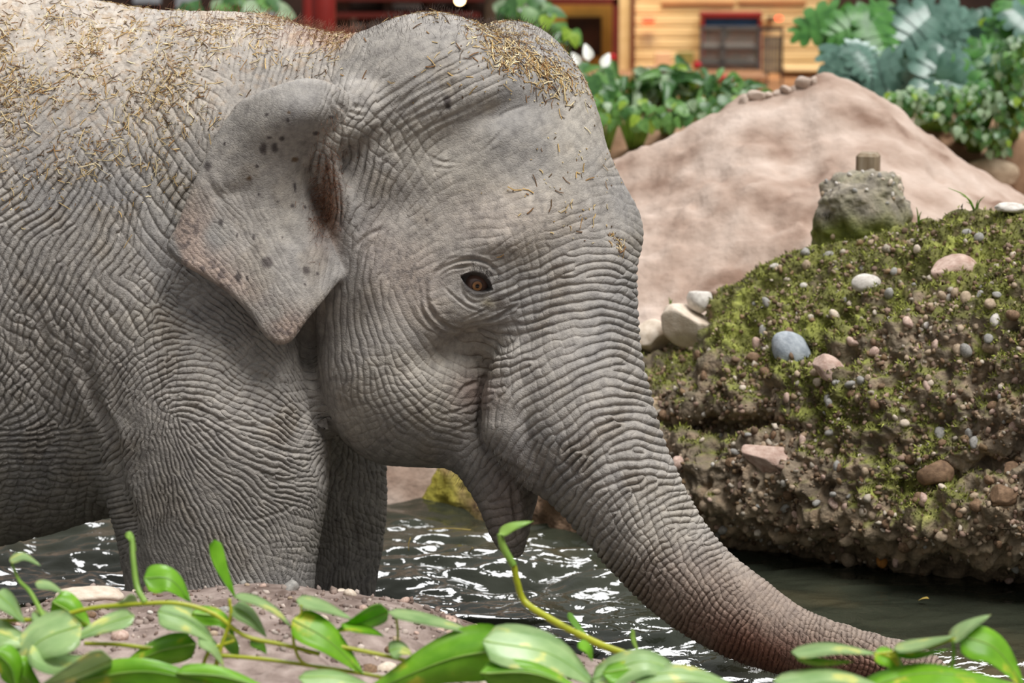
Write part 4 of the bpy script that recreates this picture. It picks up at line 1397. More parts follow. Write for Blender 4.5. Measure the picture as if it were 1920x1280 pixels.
mosc = SR(108, 108, 62)[None, None] + (SR(148, 154, 76) - SR(108, 108, 62))[None, None] * np.clip(0.4 + m2_ * 1.2 + 0.7 * m1, 0, 1)[..., None]
mosc = np.where((N3(RP + 71, 0.16, 2) > 0.12)[..., None], mosc * np.array([0.72, 0.70, 0.8]), mosc)
rcol = base * (1 - moss[..., None]) + mosc * moss[..., None]
m_rock = mat_noise('conglomerate', [(0.3, (0.55, 0.55, 0.55)), (0.5, (0.95, 0.95, 0.95)), (0.72, (1.25, 1.22, 1.18))], 34, 6, 0.9, 0.9, 70, 0.2, attr='tone')
rock = empty('rock_wall', W(1600, 1080, 0.9) * (1, 1, 0))
tag(rock, 'mossy conglomerate rock wall studded with pebbles at the edge of the stream', 'rock wall', None, 'structure')


def rparent(o, root):
    o.parent = root
    o.matrix_parent_inverse = Matrix.Translation(-Vector(root.location))
    return o


tail_ = RP[-1:] * np.array([1, 1, 0]) + np.array([0, 0.05, -0.1])
me = grid_mesh('rock_body', np.concatenate([RP, tail_]), m_rock)
set_color(me, 'tone', np.clip(np.concatenate([rcol, rcol[-1:]]).reshape(-1, 3), 0, 1))
rparent(link('rock_body', me), rock)


def rock_at(u, v):
    k = np.argmin((UU - u) ** 2 + (VV2 - v) ** 2)
    i, j = np.unravel_index(k, UU.shape)
    return RP[i, j], RN[i, j]


BIG = [  # u, v, half sizes in drawing units (along, across), turn, colour, angular, rough
    (1475, 652, 42, 33, -60, 'blue', 0, 0.12), (1629, 546, 27, 18, 8, 'white', 0, 0.12), (1793, 505, 48, 32, 0, 'pink', 4, 0.2), (1800, 508, 13, 11, 0, 'blue', 4, 0.1), (1450, 865, 58, 36, -28, 'pink', 6, 0.25), (1560, 697, 36, 24, -32, 'pink', 7, 0.2),
    (1755, 882, 36, 28, 10, 'brown', 3, 0.15), (1657, 1037, 11, 14, 0, 'orange', 0, 0.1), (1595, 1003, 15, 12, 30, 'tan', 1, 0.15), (1416, 642, 10, 20, 25, 'pink', 0, 0.1), (1430, 622, 7, 13, 5, 'grey', 0, 0.1), (1412, 670, 16, 13, 0, 'brown', 2, 0.2),
    (1670, 600, 10, 9, 0, 'white', 0, 0.1), (1815, 568, 11, 14, 0, 'tan', 0, 0.1), (1838, 560, 7, 13, -20, 'grey', 0, 0.1), (1752, 812, 12, 22, 35, 'grey', 3, 0.15), (1804, 463, 9, 10, 0, 'tan', 0, 0.1), (1842, 462, 10, 9, 30, 'grey', 0, 0.1), (1818, 453, 10, 7, 0, 'grey', 0, 0.1),
    (1835, 449, 9, 6, 0, 'white', 0, 0.1), (1776, 451, 13, 7, 25, 'brown', 2, 0.1), (1850, 640, 15, 12, 0, 'tan', 1, 0.2), (1740, 715, 9, 7, -20, 'cream', 0, 0.1), (1590, 1042, 13, 16, 15, 'tan', 1, 0.2), (1495, 985, 14, 11, 0, 'brown', 1, 0.15), (1690, 790, 10, 8, 0, 'cream', 0, 0.1),
    (1255, 815, 14, 12, 0, 'grey', 3, 0.2), (1290, 880, 12, 14, 0, 'pink', 3, 0.2), (1500, 590, 8, 7, 0, 'white', 0, 0.1), (1512, 543, 7, 6, 0, 'white', 0, 0.1), (1459, 509, 9, 5, 10, 'white', 0, 0.1), (1432, 580, 9, 8, 0, 'white', 0, 0.1), (1555, 480, 10, 6, 15, 'grey', 0, 0.1), (1680, 515, 9, 8, 0, 'grey', 2, 0.1),
    (1860, 760, 12, 10, 0, 'brown', 2, 0.2), (1885, 930, 30, 22, 10, 'brown', 5, 0.25), (1840, 955, 14, 12, 0, 'brown', 3, 0.2), (1895, 880, 20, 15, 20, 'brown', 4, 0.2), (1770, 1000, 13, 11, 0, 'tan', 2, 0.15), (1480, 925, 16, 13, 0, 'brown', 3, 0.2), (1380, 870, 14, 12, 0, 'brown', 3, 0.2)]


def stone_on(u, v, a, b, turn, colr, ang, rgh, k, at=rock_at, root=None, name='pebble', sub=2, sink=0.30):
    p, n = at(u, v)
    n = np.asarray(n) * 0.35 + np.array([0.0, -0.85, 0.22])
    me = stone_mesh(name, sub, 40 + k, m_st[colr], rgh, ang)
    o = link(name, me)
    sc = (p[1] + 7.0) / 7.0 * MPX
    n = Vector(n).normalized()
    x = Vector((math.cos(R(turn)), 0.0, math.sin(R(turn))))
    x = (x - n * x.dot(n)).normalized()
    y = n.cross(x)
    M = Matrix((x, y, n)).transposed().to_4x4()
    dep = min(a, b) * 0.75
    M = Matrix.Translation(Vector(p) + n * dep * sc * (1 - 2 * sink) * 0.6) @ M @ Matrix.Diagonal((a * sc, b * sc, dep * sc, 1))
    o.matrix_world = M
    if root is not None: rparent(o, root)
    return o


for k, (u, v, a, b, t, c, an, rg_) in enumerate(BIG):
    stone_on(u, v, a, b, t, c, an, rg_, k, root=rock, sub=3 if a > 25 else 2)
protos = {}
for c in ('tan', 'grey', 'pink', 'brown', 'cream', 'white'):
    protos[c] = [stone_mesh('pebble', 1, 5 + i + 7 * len(c), m_st[c], 0.2, 2 * i) for i in range(3)]
rp_ = np.random.default_rng(21)
n_small = 0
while n_small < 250:
    u, v = rp_.uniform(1210, 1915), rp_.uniform(400, 1110)
    if v < np.interp(u, tp_u, tp_v) + 8 or v > np.interp(u, wl_u, wl_v) - 6: continue
    p, n = rock_at(u, v)
    if n[1] > 0.1: continue
    c = rp_.choice(['tan', 'grey', 'pink', 'brown', 'cream', 'white'], p=[0.24, 0.12, 0.18, 0.38, 0.05, 0.03] if v > 640 else [0.24, 0.28, 0.1, 0.1, 0.13, 0.15])
    o = link('pebble', protos[c][rp_.integers(3)])
    s = MPX * 1.15 * (4.5 + 10 * rp_.random() ** 1.8)
    o.location = p + n * s * 0.15
    o.rotation_euler = rp_.uniform(0, 6.28, 3)
    o.scale = (s, s * rp_.uniform(0.6, 0.9), s * rp_.uniform(0.55, 0.85))
    rparent(o, rock)
    n_small += 1


def gravel(name, pts, nrm, smin_, smax_, tones, rng, mat, label=None, root=None, cat=None, flat=0.7):
    """many tiny stones as one mesh"""
    V0, F0 = ico(0)
    n = len(pts)
    s = (smin_ + (smax_ - smin_) * rng.random(n) ** 2)
    A = rng.normal(size=(n, 3, 3))
    Qm, _ = np.linalg.qr(A)
    L = np.stack([s, s * rng.uniform(0.6, 0.95, n), s * rng.uniform(0.5, 0.9, n) * flat / 0.7], -1)
    V = (V0[None] * (1 + 0.25 * rng.normal(size=(n, 12, 1)))) * L[:, None, :]
    V = np.einsum('nij,nkj->nki', Qm, V) + (pts + nrm * (s * 0.2)[:, None])[:, None, :]
    F = (np.array(F0)[None] + (np.arange(n) * 12)[:, None, None]).reshape(-1, 3)
    cc = np.array([SR(*t) for t in tones])[rng.integers(0, len(tones), n)] * rng.uniform(0.7, 1.25, (n, 1))
    me = mesh_np(name, V.reshape(-1, 3), F.ravel(), np.full(len(F), 3), mat, True)
    set_color(me, 'tone', np.clip(np.repeat(cc, 12, 0), 0, 1))
    o = link(name, me)
    if root is not None: rparent(o, root)
    return tag(o, label, cat, None, 'stuff')


m_grav = mat_noise('gravel', [(0.3, (0.75, 0.75, 0.75)), (0.7, (1.1, 1.1, 1.1))], 30, 4, 0.8, 0.3, 60, 0.3, attr='tone')
ii = rp_.integers(30, 285, 9000); jj = rp_.integers(10, 390, 9000)
keep = (N3(RP[ii, jj] + 91, 0.12, 2) + rp_.normal(0, 0.2, 9000) > -0.1) & (RN[ii, jj, 1] < 0.3)
ii, jj = ii[keep][:4200], jj[keep][:4200]
gravel('gravel', RP[ii, jj], RN[ii, jj], 0.004, 0.013, [(150, 128, 104), (122, 100, 80), (176, 156, 134), (104, 84, 66), (160, 134, 118), (190, 178, 162), (136, 112, 84)], rp_, m_grav, 'small embedded gravel', rock)


def tufts(name, pts, nrm, h, rng, mat, tones, root=None, label=None, blades=3):
    """short moss blades as one mesh"""
    n = len(pts)
    V, C = [], []
    for b in range(blades):
        d = nrm + rng.normal(0, 0.55, (n, 3)) + np.array([0, 0, 0.3]); d /= np.linalg.norm(d, axis=1)[:, None]
        s = np.cross(d, rng.normal(size=(n, 3))); s /= np.linalg.norm(s, axis=1)[:, None]
        hh = h * rng.uniform(0.5, 1.3, (n, 1))
        base_ = pts + rng.normal(0, h * 0.25, (n, 3)) - nrm * h * 0.2
        V.append(np.stack([base_ - s * hh * 0.22, base_ + s * hh * 0.22, base_ + d * hh], 1))
    V = np.concatenate(V)
    F = np.arange(len(V) * 3).reshape(-1, 3)
    cc = np.array([SR(*t) for t in tones])[rng.integers(0, len(tones), len(V))] * rng.uniform(0.75, 1.25, (len(V), 1))
    me = mesh_np(name, V.reshape(-1, 3), F.ravel(), np.full(len(F), 3), mat, True)
    set_color(me, 'tone', np.clip(np.repeat(cc, 3, 0), 0, 1))
    o = link(name, me)
    if root is not None: rparent(o, root)
    return tag(o, label, None, None, 'stuff')


m_moss = mat_noise('moss', [(0.3, (0.8, 0.8, 0.8)), (0.7, (1.1, 1.1, 1.1))], 40, 2, 0.9, attr='tone', spec=0.1)
ii = rp_.integers(40, 290, 60000); jj = rp_.integers(10, 390, 60000)
keep = (moss[ii, jj] * rp_.random(60000) > 0.35) & (RN[ii, jj, 1] < 0.4)
ii, jj = ii[keep][:12000], jj[keep][:12000]
tufts('moss', RP[ii, jj], RN[ii, jj], 0.013, rp_, m_moss, [(122, 124, 62), (154, 162, 74), (100, 102, 56), (176, 180, 98), (132, 124, 84), (94, 88, 60)], rock, 'short green moss')


# loose stones at the end of the wall
def loose(name, u, v, Y, a, b, c, turn, colr, ang, seed, label, cat='stone', rough=0.2, sub=3, tone=None):
    p = W(u, v, Y)
    o = link(name, stone_mesh(name, sub, seed, m_st[colr] if isinstance(colr, str) else colr, rough, ang))
    sc = (Y + 7) / 7 * MPX
    o.location = p
    o.rotation_euler = (0, -R(turn), 0)
    o.scale = (a * sc, c * sc, b * sc)
    return tag(o, label, cat)


YL1, YL2 = rock_at(1222, 656)[0][1] - 0.03, rock_at(1290, 648)[0][1] - 0.04
loose('stone', 1222, 630, YL1, 38, 30, 40, 0, 'cream', 3, 61, 'rounded cream stone squeezed between trunk and slab at the end of the rock wall')
loose('stone', 1290, 612, YL2, 66, 42, 44, -22, 'cream', 9, 62, 'tilted cream slab of stone leaning on the mossy rock wall')
loose('stone', 1312, 562, YL2 + 0.01, 24, 24, 30, 50, 'white', 4, 63, 'small whitish stone on top of the tilted slab')
loose('stone', 1895, 390, rock_at(1895, 400)[0][1], 30, 10, 22, 0, 'white', 2, 64, 'flat white stone lying on the mossy top of the rock wall')

# pebbly boulder with the square post
bo = empty('boulder', W(1618, 450, 1.75))
tag(bo, 'grey pebbly boulder with moss below a short square post', 'boulder')
V, F = ico(5)
cube = np.sign(V) * np.abs(V) ** 0.62
V = cube / np.abs(cube).max() * np.array([0.5, 0.42, 0.5]) * 0.9
sc = 8.75 / 7 * MPX
P3 = V * np.array([196, 190, 134]) * sc
P3[:, 0] += np.where(P3[:, 2] > 0, -P3[:, 0] * 0.10, 0)
P3[:, 2] = np.where(P3[:, 2] < 0, P3[:, 2] * 2.3, P3[:, 2]) + 0.012 * np.sin(P3[:, 0] * 12)      # foot set into the sand
nn = P3 / np.linalg.norm(P3, axis=1)[:, None]
P3 += nn * (0.030 * N3(P3 + 3, 0.09, 3) + 0.016 * N3(P3 + 5, 0.028, 2) - 0.03 * np.clip(N3(P3 + 9, 0.05, 1) - 0.3, 0, 1))[:, None]
bc = W(1616, 388, 1.75)
P3 += bc
mo = np.clip(sstep(0.02, -0.06, (P3[:, 2] - bc[2])) * 0.9 + 0.5 * N3(P3 + 12, 0.06, 2), 0, 1)[:, None]
me = mesh_py('boulder_body', P3, F, m_rock)
set_color(me, 'tone', np.clip((SR(150, 142, 128) * (1 + 0.3 * N3(P3 + 2, 0.03, 2))[:, None]) * (1 - mo) + SR(112, 118, 62) * mo, 0, 1))
rparent(link('boulder_body', me), bo)
fr = P3[(P3[:, 1] < bc[1] + 0.03)]
for k in range(46):
    p = fr[rp_.integers(len(fr))]
    n = (p - bc) / np.linalg.norm(p - bc)
    c = rp_.choice(['grey', 'white', 'tan', 'cream'])
    o = link('pebble', protos[c][rp_.integers(3)])
    s = MPX * rp_.uniform(4, 9)
    o.location = p + n * s * 0.2; o.rotation_euler = rp_.uniform(0, 6.28, 3); o.scale = (s, s * 0.8, s * 0.6)
    rparent(o, bo)
m_post = mat_noise('weathered_wood', [(0.3, srgb(112, 92, 68)), (0.55, srgb(150, 134, 112)), (0.75, srgb(176, 168, 154))], 9, 5, 0.75, 0.12, 30, stretch=(3, 3, 0.5))
pp = W(1628, 292, 1.93)
post = MB().box((0, 0, -0.28), (0.070, 0.070, 0.58), R(-16), 0.010).build('square_post', m_post)
post.location = pp
tag(post, 'short square weathered wooden post standing behind the pebbly boulder', 'post')

# far shore under the chin
def shore_noise(P):
    return 0.07 * N3(P, 0.22, 3) + 0.06 * N3(P + 4, 0.08, 3)
su = np.linspace(520, 1180, 120); sf = np.linspace(-0.15, 1.3, 40)
SU, SF = np.meshgrid(su, sf)
sb = np.interp(SU, [520, 720, 880, 1000, 1100, 1180], [890, 928, 948, 985, 1000, 1005]); stp = sb - np.interp(SU, [520, 720, 1000, 1060, 1180], [150, 150, 165, 200, 300])
sv_ = sb + (stp - sb) * np.minimum(SF, 1.0)
sy = np.array([Wz(u, v, 0.0)[1] for u, v in zip(su, np.interp(su, [520, 720, 880, 1000, 1100, 1180], [890, 928, 948, 985, 1000, 1005]))])[None, :] + 0.05 + 0.22 * np.clip(SF, 0, 2) ** 1.5
SPt = W(SU, sv_, sy)
SPt[..., 2] += np.where(SF < 0, SF * 0.6, 0)
SN = grid_normals(SPt)
if SN[20, 60, 1] > 0: SN = -SN
SPt = SPt + SN * shore_noise(SPt)[..., None]
mo = np.clip(sstep(-0.2, 0.5, N3(SPt + 6, 0.12, 3) + 0.25) * sstep(930, 860, SU), 0, 1)[..., None]
scol = SR(132, 108, 88) * (1 + 0.4 * N3(SPt + 2, 0.06, 3))[..., None] * (1 - mo) + SR(152, 144, 62) * (1 + 0.5 * N3(SPt + 22, 0.04, 3))[..., None] * mo
me = grid_mesh('mossy_shore', SPt, m_rock)
set_color(me, 'tone', np.clip(scol.reshape(-1, 3), 0, 1))
tag(link('mossy_shore', me), 'low mossy yellow green shore beyond the chin of the elephant', 'shore', None, 'structure')
lap('rocks')

# ---- near bank of stones and gravel
bk = np.array([(-400, 1150), (0, 1140), (70, 1135), (130, 1106), (200, 1100), (260, 1108), (330, 1104), (420, 1096), (500, 1094), (570, 1100), (640, 1110), (700, 1116), (760, 1124), (815, 1142), (870, 1164), (950, 1198), (1060, 1218), (1200, 1256), (1320, 1296), (1500, 1345), (1800, 1400), (2200, 1440)], float)
YK = -0.78
bw_ = W(bk[:, 0], bk[:, 1], YK)
gx = np.linspace(bw_[0, 0], bw_[-1, 0], 260); gy = np.linspace(-2.9, -0.42, 150)
X, Yg = np.meshgrid(gx, gy)
kz = np.interp(X, bw_[:, 0], bw_[:, 2])
zz = np.where(Yg > YK, kz - (kz + 0.25) * np.clip((Yg - YK) / 0.34, 0, 1) ** 1.2, kz + 0.03 * np.clip((YK - Yg) / 0.5, 0, 1) + 0.02 * (YK - Yg))
P3 = np.stack([X, Yg, zz], -1)
kd = np.clip(np.abs(Yg - YK) / 0.15, 0.35, 1)
zz = zz + (0.030 * N3(P3, 0.14, 3) + 0.012 * N3(P3 + 4, 0.035, 2)) * kd
m_bank = mat_noise('bank_gravel', [(0.3, srgb(104, 88, 80)), (0.5, srgb(142, 126, 118)), (0.72, srgb(172, 156, 148))], 16, 7, 0.9, 0.6, 60, 0.2)
BKP = np.stack([X, Yg, zz], -1)
BKN = grid_normals(BKP)
if BKN[50, 50, 2] < 0: BKN = -BKN
bank = empty('stony_bank', (bw_[6, 0], -1.6, 0))
tag(bank, 'stony gravel bank under the trailing vines', 'bank', None, 'structure')
rparent(link('bank_soil', grid_mesh('bank_soil', BKP, m_bank)), bank)
vis = (Yg > -1.5) & (Yg < -0.66)
cand = np.argwhere(vis)
for k in range(230):
    i, j = cand[rp_.integers(len(cand))]
    uu_, vv_ = U(BKP[i, j])
    if not (-20 < uu_ < 1300): continue
    c = rp_.choice(['pink', 'cream', 'tan', 'white', 'brown', 'grey'], p=[0.34, 0.22, 0.16, 0.08, 0.12, 0.08])
    o = link('pebble', protos[c][rp_.integers(3)])
    s = MPX * (5 + 14 * rp_.random() ** 2.2)
    o.location = BKP[i, j] + np.array([0, 0, s * 0.15]); o.rotation_euler = rp_.uniform(-0.4, 0.4, 3) + np.array([0, 0, rp_.uniform(0, 6)])
    o.scale = (s, s * rp_.uniform(0.7, 1), s * 0.65)
    rparent(o, bank)
for (u, v, Y, a, b, c, colr, sd) in [(170, 1118, -0.88, 62, 22, 50, 'cream', 71), (706, 1240, -1.05, 24, 18, 22, 'cream', 72), (668, 1252, -1.05, 30, 22, 26, 'pink', 73), (470, 1240, -1.1, 40, 24, 34, 'brown', 74), (350, 1190, -1.0, 26, 18, 24, 'brown', 75), (610, 1200, -0.95, 22, 14, 20, 'pink', 76), (840, 1168, -0.85, 22, 16, 20, 'pink', 77), (240, 1170, -0.95, 34, 22, 30, 'pink', 78), (560, 1262, -1.1, 28, 18, 24, 'tan', 79), (770, 1190, -0.92, 26, 14, 22, 'pink', 80)]:
    o = link('pebble', stone_mesh('pebble', 2, sd, m_st[colr], 0.2, 3))
    o.location = W(u, v, Y); q_ = (Y + 7) / 7 * MPX
    o.scale = (a * q_, c * q_, b * q_)
    rparent(o, bank)
k_ = rp_.integers(len(cand), size=3500)
pts = BKP[cand[k_, 0], cand[k_, 1]]; nn = BKN[cand[k_, 0], cand[k_, 1]]
gravel('gravel', pts, nn, 0.003, 0.011, [(164, 148, 138), (142, 124, 114), (182, 168, 158), (120, 100, 90), (150, 134, 126)], rp_, m_grav, 'fine pinkish gravel', bank)
lap('bank')
# ------------------------------------------------------------------ plants
def leaf_mat(name, a, b, vein=None, rough=0.35, trans=0.35, scale=7.0, yellow=None):
    m, nd, lk, bs = new_mat(name)
    tc = nd.new('ShaderNodeTexCoord')
    oi = nd.new('ShaderNodeObjectInfo')
    vm = nd.new('ShaderNodeVectorMath'); vm.operation = 'ADD'
    lk.new(tc.outputs['Object'], vm.inputs[0]); lk.new(oi.outputs['Random'], vm.inputs[1])
    n = nd.new('ShaderNodeTexNoise'); n.inputs['Scale'].default_value = scale; n.inputs['Detail'].default_value = 4
    lk.new(vm.outputs[0], n.inputs['Vector'])
    st = [(0.3, srgb(*a)), (0.6, srgb(*b))]
    if yellow: st += [(0.66, srgb(*yellow)), (0.8, srgb(*yellow))]
    r = ramp(nd, st)
    lk.new(n.outputs['Fac'], r.inputs[0])
    lk.new(r.outputs[0], bs.inputs['Base Color'])
    bs.inputs['Roughness'].default_value = rough
    bs.inputs['Specular IOR Level'].default_value = 0.5
    tr = nd.new('ShaderNodeBsdfTranslucent'); lk.new(r.outputs[0], tr.inputs['Color'])
    mx = nd.new('ShaderNodeMixShader'); mx.inputs[0].default_value = trans
    lk.new(bs.outputs[0], mx.inputs[1]); lk.new(tr.outputs[0], mx.inputs[2])
    lk.new(mx.outputs[0], nd['Material Output'].inputs['Surface'])
    return m


M_POTH = leaf_mat('pothos_leaf', (112, 176, 36), (150, 206, 60), yellow=(214, 222, 84), scale=16, trans=0.5)
M_POTH2 = leaf_mat('pothos_leaf_sheen_variegated', (140, 178, 112), (178, 206, 142), yellow=(222, 226, 140), scale=18, trans=0.35, rough=0.28)  # pale base colour holds the sky sheen of leaf tops, plus variegated patches
M_STEM = leaf_mat('vine_stem', (150, 160, 30), (186, 190, 50), trans=0.15, scale=9)
M_SHOOT = leaf_mat('vine_shoot', (112, 160, 62), (150, 186, 84), trans=0.25, scale=9)


def vine_leaf(mid, wl, wr, Y, Y2, dl, dr, n=14):
    """leaf between two edges: mid rib in drawing units, half widths, depth of rib (base, tip) and depth change of the two edges"""
    M = spline(mid, n)
    t = np.linspace(0, 1, n)
    T = np.gradient(M, axis=0); T /= np.linalg.norm(T, axis=1)[:, None] + 1e-9
    Nn = np.stack([T[:, 1], -T[:, 0]], -1)                     # left of travel (up on screen when going right)
    prof = np.sin(math.pi * np.clip(t, 0, 1) ** 0.55) ** 0.7 * (1 - 0.30 * t ** 2)
    prof[0] = 0.02; prof[-1] = 0.0
    Yt = Y + (Y2 - Y) * t
    rows = []
    for s, w, dd in ((1, wl, dl), (0.55, wl, dl), (0, 0, 0), (-0.55, wr, dr), (-1, wr, dr)):
        k = abs(s)
        e = M + Nn * (np.sign(s) * k * w * prof)[:, None]
        lift = -6.0 * (k * (1 - k)) * 0 
        y = Yt + dd * k * prof - 0.006 * prof * (1 - k) * 0.0 + 0.004 * k * np.sin(t * 9 + s)
        rows.append(W(e[:, 0], e[:, 1] + lift, y))
    P = np.stack(rows, 0)
    nr = grid_normals(P)
    th = 0.0008
    return P, nr, th


def leaf_obj(root, mid, wl, wr, Y, mat, Y2=None, dl=0.03, dr=-0.03, name='leaf'):
    P, nr, th = vine_leaf(mid, wl * 1.25, wr * 1.25, Y, Y if Y2 is None else Y2, dl, dr)
    a, b = P + nr * th, P - nr * th
    n, m = P.shape[:2]
    i = np.arange(n * m).reshape(n, m)
    q = np.stack([i[:-1, :-1], i[1:, :-1], i[1:, 1:], i[:-1, 1:]], -1).reshape(-1, 4)
    V = np.concatenate([a.reshape(-1, 3), b.reshape(-1, 3)])
    Q = [q, q[:, ::-1] + n * m]
    for r in (i[0], i[-1]):
        Q.append(np.stack([r[:-1], r[1:], r[1:] + n * m, r[:-1] + n * m], -1))
    Q = np.concatenate(Q)
    c = V.mean(0)
    o = link(name, mesh_np(name, V - c, Q.ravel(), np.full(len(Q), 4), mat))
    o.location = c
    rparent(o, root)
    if wl + wr > 24:                                           # raised mid rib of the larger leaves
        rv_, rf_ = tube(P[2] + nr[2] * np.sign(-nr[2, 6, 1] or 1) * 0.0008 - c, np.linspace(0.0022, 0.0006, m), 5)
        rb_ = link('midrib', mesh_py('midrib', rv_, rf_, M_SHOOT)); rb_.parent = o
    return o


def stem_obj(root, pts, rad, mat, name='stem', n=40):
    """pts: (u, v, Y)"""
    p = spline(pts, n)
    w3 = W(p[:, 0], p[:, 1], p[:, 2])
    r = np.interp(np.linspace(0, 1, n), np.linspace(0, 1, len(np.atleast_1d(rad))), np.atleast_1d(rad)) * MPX * (7 + p[:, 2]) / 7
    V, F = tube(w3, r, 8)
    return rparent(link(name, mesh_py(name, V, F, mat)), root)


G, Pv = M_POTH, M_POTH2
v1 = empty('trailing_vine', W(200, 1260, -1.9) * (1, 1, 0) + np.array([0, 0, 0.42]))
tag(v1, 'leafy variegated vine trailing over the gravel in front of the near foreleg', 'vine')
YA = -1.95
for mid, wl, wr, m, dy, dl, dr in [
    ([(368, 1206), (290, 1224), (212, 1266)], 24, 22, G, 0.0, 0.02, 0.05), ([(98, 1128), (134, 1148), (172, 1178)], 26, 22, G, 0.05, 0.03, 0.02), ([(270, 1084), (318, 1086), (358, 1128)], 20, 24, G, 0.1, 0.03, -0.02),
    ([(402, 1012), (416, 1062), (442, 1122)], 10, 12, G, 0.1, 0.01, -0.01), ([(18, 1052), (44, 1043), (76, 1060)], 7, 6, Pv, 0.1, 0.05, -0.04), ([(152, 1172), (70, 1206), (16, 1284)], 34, 34, Pv, -0.1, -0.06, 0.09),
    ([(252, 1154), (196, 1172), (120, 1206)], 14, 15, Pv, -0.05, -0.05, 0.07), ([(58, 1212), (108, 1240), (176, 1234)], 20, 24, Pv, -0.12, 0.10, -0.08), ([(-8, 1112), (18, 1134), (46, 1168)], 16, 16, Pv, 0.0, 0.05, -0.04),
    ([(66, 1094), (94, 1098), (122, 1114)], 7, 7, Pv, 0.08, 0.04, -0.04), ([(296, 1146), (350, 1164), (402, 1204)], 24, 22, Pv, 0.02, 0.10, -0.06), ([(440, 1116), (482, 1126), (520, 1148), (548, 1178)], 7, 7, Pv, 0.05, 0.05, -0.04),
    ([(436, 1138), (468, 1158), (500, 1194)], 15, 13, Pv, 0.05, 0.08, -0.05), ([(140, 1276), (280, 1258), (430, 1296)], 22, 26, G, -0.15, 0.02, 0.05), ([(20, 1240), (40, 1265), (80, 1292)], 26, 26, G, -0.14, 0.02, 0.04),
    ([(360, 1150), (410, 1158), (440, 1190)], 14, 16, G, 0.06, 0.05, 0.0), ([(420, 1190), (436, 1214), (446, 1236)], 12, 10, G, 0.06, 0.03, -0.03), ([(470, 1200), (488, 1210), (500, 1226)], 8, 8, G, 0.06, 0.03, -0.03), ([(60, 1150), (90, 1164), (110, 1190)], 12, 12, Pv, 0.02, 0.04, -0.04)]:
    leaf_obj(v1, mid, wl, wr, YA + dy, m, None, dl, dr)
for mid, wl, wr, m, dy, dl, dr in [
    ([(330, 1262), (420, 1268), (520, 1300)], 16, 22, G, -0.16, 0.03, 0.05), ([(-20, 1180), (20, 1196), (70, 1206)], 22, 20, Pv, -0.04, 0.06, -0.05), ([(210, 1236), (150, 1262), (70, 1290)], 20, 24, Pv, -0.18, 0.08, -0.06),
    ([(255, 1118), (236, 1132), (196, 1140)], 8, 9, Pv, 0.04, 0.04, -0.03), ([(372, 1196), (400, 1214), (420, 1250)], 10, 11, Pv, 0.0, 0.04, -0.03), ([(-10, 1220), (20, 1250), (30, 1292)], 24, 24, G, -0.16, 0.03, 0.04)]:
    leaf_obj(v1, mid, wl, wr, YA + dy, m, None, dl, dr)
for pts, r in [([(-30, 1164), (40, 1162), (100, 1158), (170, 1140), (260, 1132), (335, 1131), (400, 1150), (460, 1192), (530, 1208), (600, 1226)], 4.4), ([(158, 1206), (220, 1208), (290, 1216)], 4.2), ([(410, 1228), (500, 1236), (600, 1250), (690, 1264), (760, 1280)], 4.2),
               ([(430, 1122), (432, 1160), (414, 1215), (396, 1282)], [3, 5]), ([(440, 1200), (392, 1222), (372, 1282)], [3, 4])]:
    stem_obj(v1, [(a, b, YA + 0.02) for a, b in pts], r, M_STEM)
stem_obj(v1, [(247, 1006, YA + 0.08), (250, 1050, YA + 0.06), (257, 1100, YA + 0.04), (272, 1130, YA + 0.02)], [4.5, 5.5, 6.5], M_SHOOT)
leaf_obj(v1, [(238, 998), (246, 1008), (255, 1032)], 5, 6, YA + 0.08, M_SHOOT, None, 0.01, -0.01, 'leaf')
stem_obj(v1, [(22, 1056, YA + 0.1), (36, 1088, YA + 0.08), (58, 1112, YA + 0.05), (88, 1168, YA)], [2.5, 4, 5], M_SHOOT)

v2 = empty('trailing_vine', W(700, 1275, -1.9) * (1, 1, 0) + np.array([0, 0, 0.42]))
tag(v2, 'vine with broad bright green leaves spread over the bank below the chin', 'vine')
for mid, wl, wr, m, dy, dl, dr in [
    ([(960, 1216), (840, 1236), (676, 1304)], 44, 44, G, -0.05, 0.03, 0.06), ([(905, 1202), (1030, 1226), (1116, 1284)], 34, 34, Pv, -0.08, 0.10, -0.08), ([(548, 1162), (612, 1198), (682, 1264)], 27, 25, G, 0.0, 0.03, -0.02),
    ([(556, 1124), (606, 1136), (660, 1160)], 10, 11, Pv, 0.05, 0.07, -0.05), ([(728, 1146), (684, 1164), (628, 1184)], 14, 18, G, 0.05, 0.03, -0.03), ([(728, 1147), (790, 1158), (850, 1174), (908, 1194)], 9, 9, Pv, 0.02, 0.06, -0.05),
    ([(730, 1222), (750, 1216), (772, 1226)], 14, 14, Pv, -0.03, 0.05, -0.04), ([(1110, 1276), (1210, 1240), (1300, 1282)], 22, 26, Pv, -0.12, 0.08, -0.07), ([(1085, 1204), (1102, 1216), (1110, 1240)], 8, 8, G, -0.02, 0.02, -0.02),
    ([(1130, 1262), (1200, 1256), (1260, 1292)], 14, 20, G, -0.14, 0.05, -0.03), ([(640, 1170), (690, 1180), (720, 1192)], 6, 8, G, 0.03, 0.03, -0.03), ([(900, 1262), (1000, 1262), (1100, 1300)], 20, 24, G, -0.16, 0.04, 0.05), ([(560, 1270), (640, 1272), (720, 1300)], 12, 18, Pv, -0.14, 0.06, -0.05), ([(1180, 1270), (1290, 1262), (1400, 1296)], 14, 18, Pv, -0.16, 0.06, -0.05)]:
    leaf_obj(v2, mid, wl, wr, YA + dy, m, None, dl, dr)
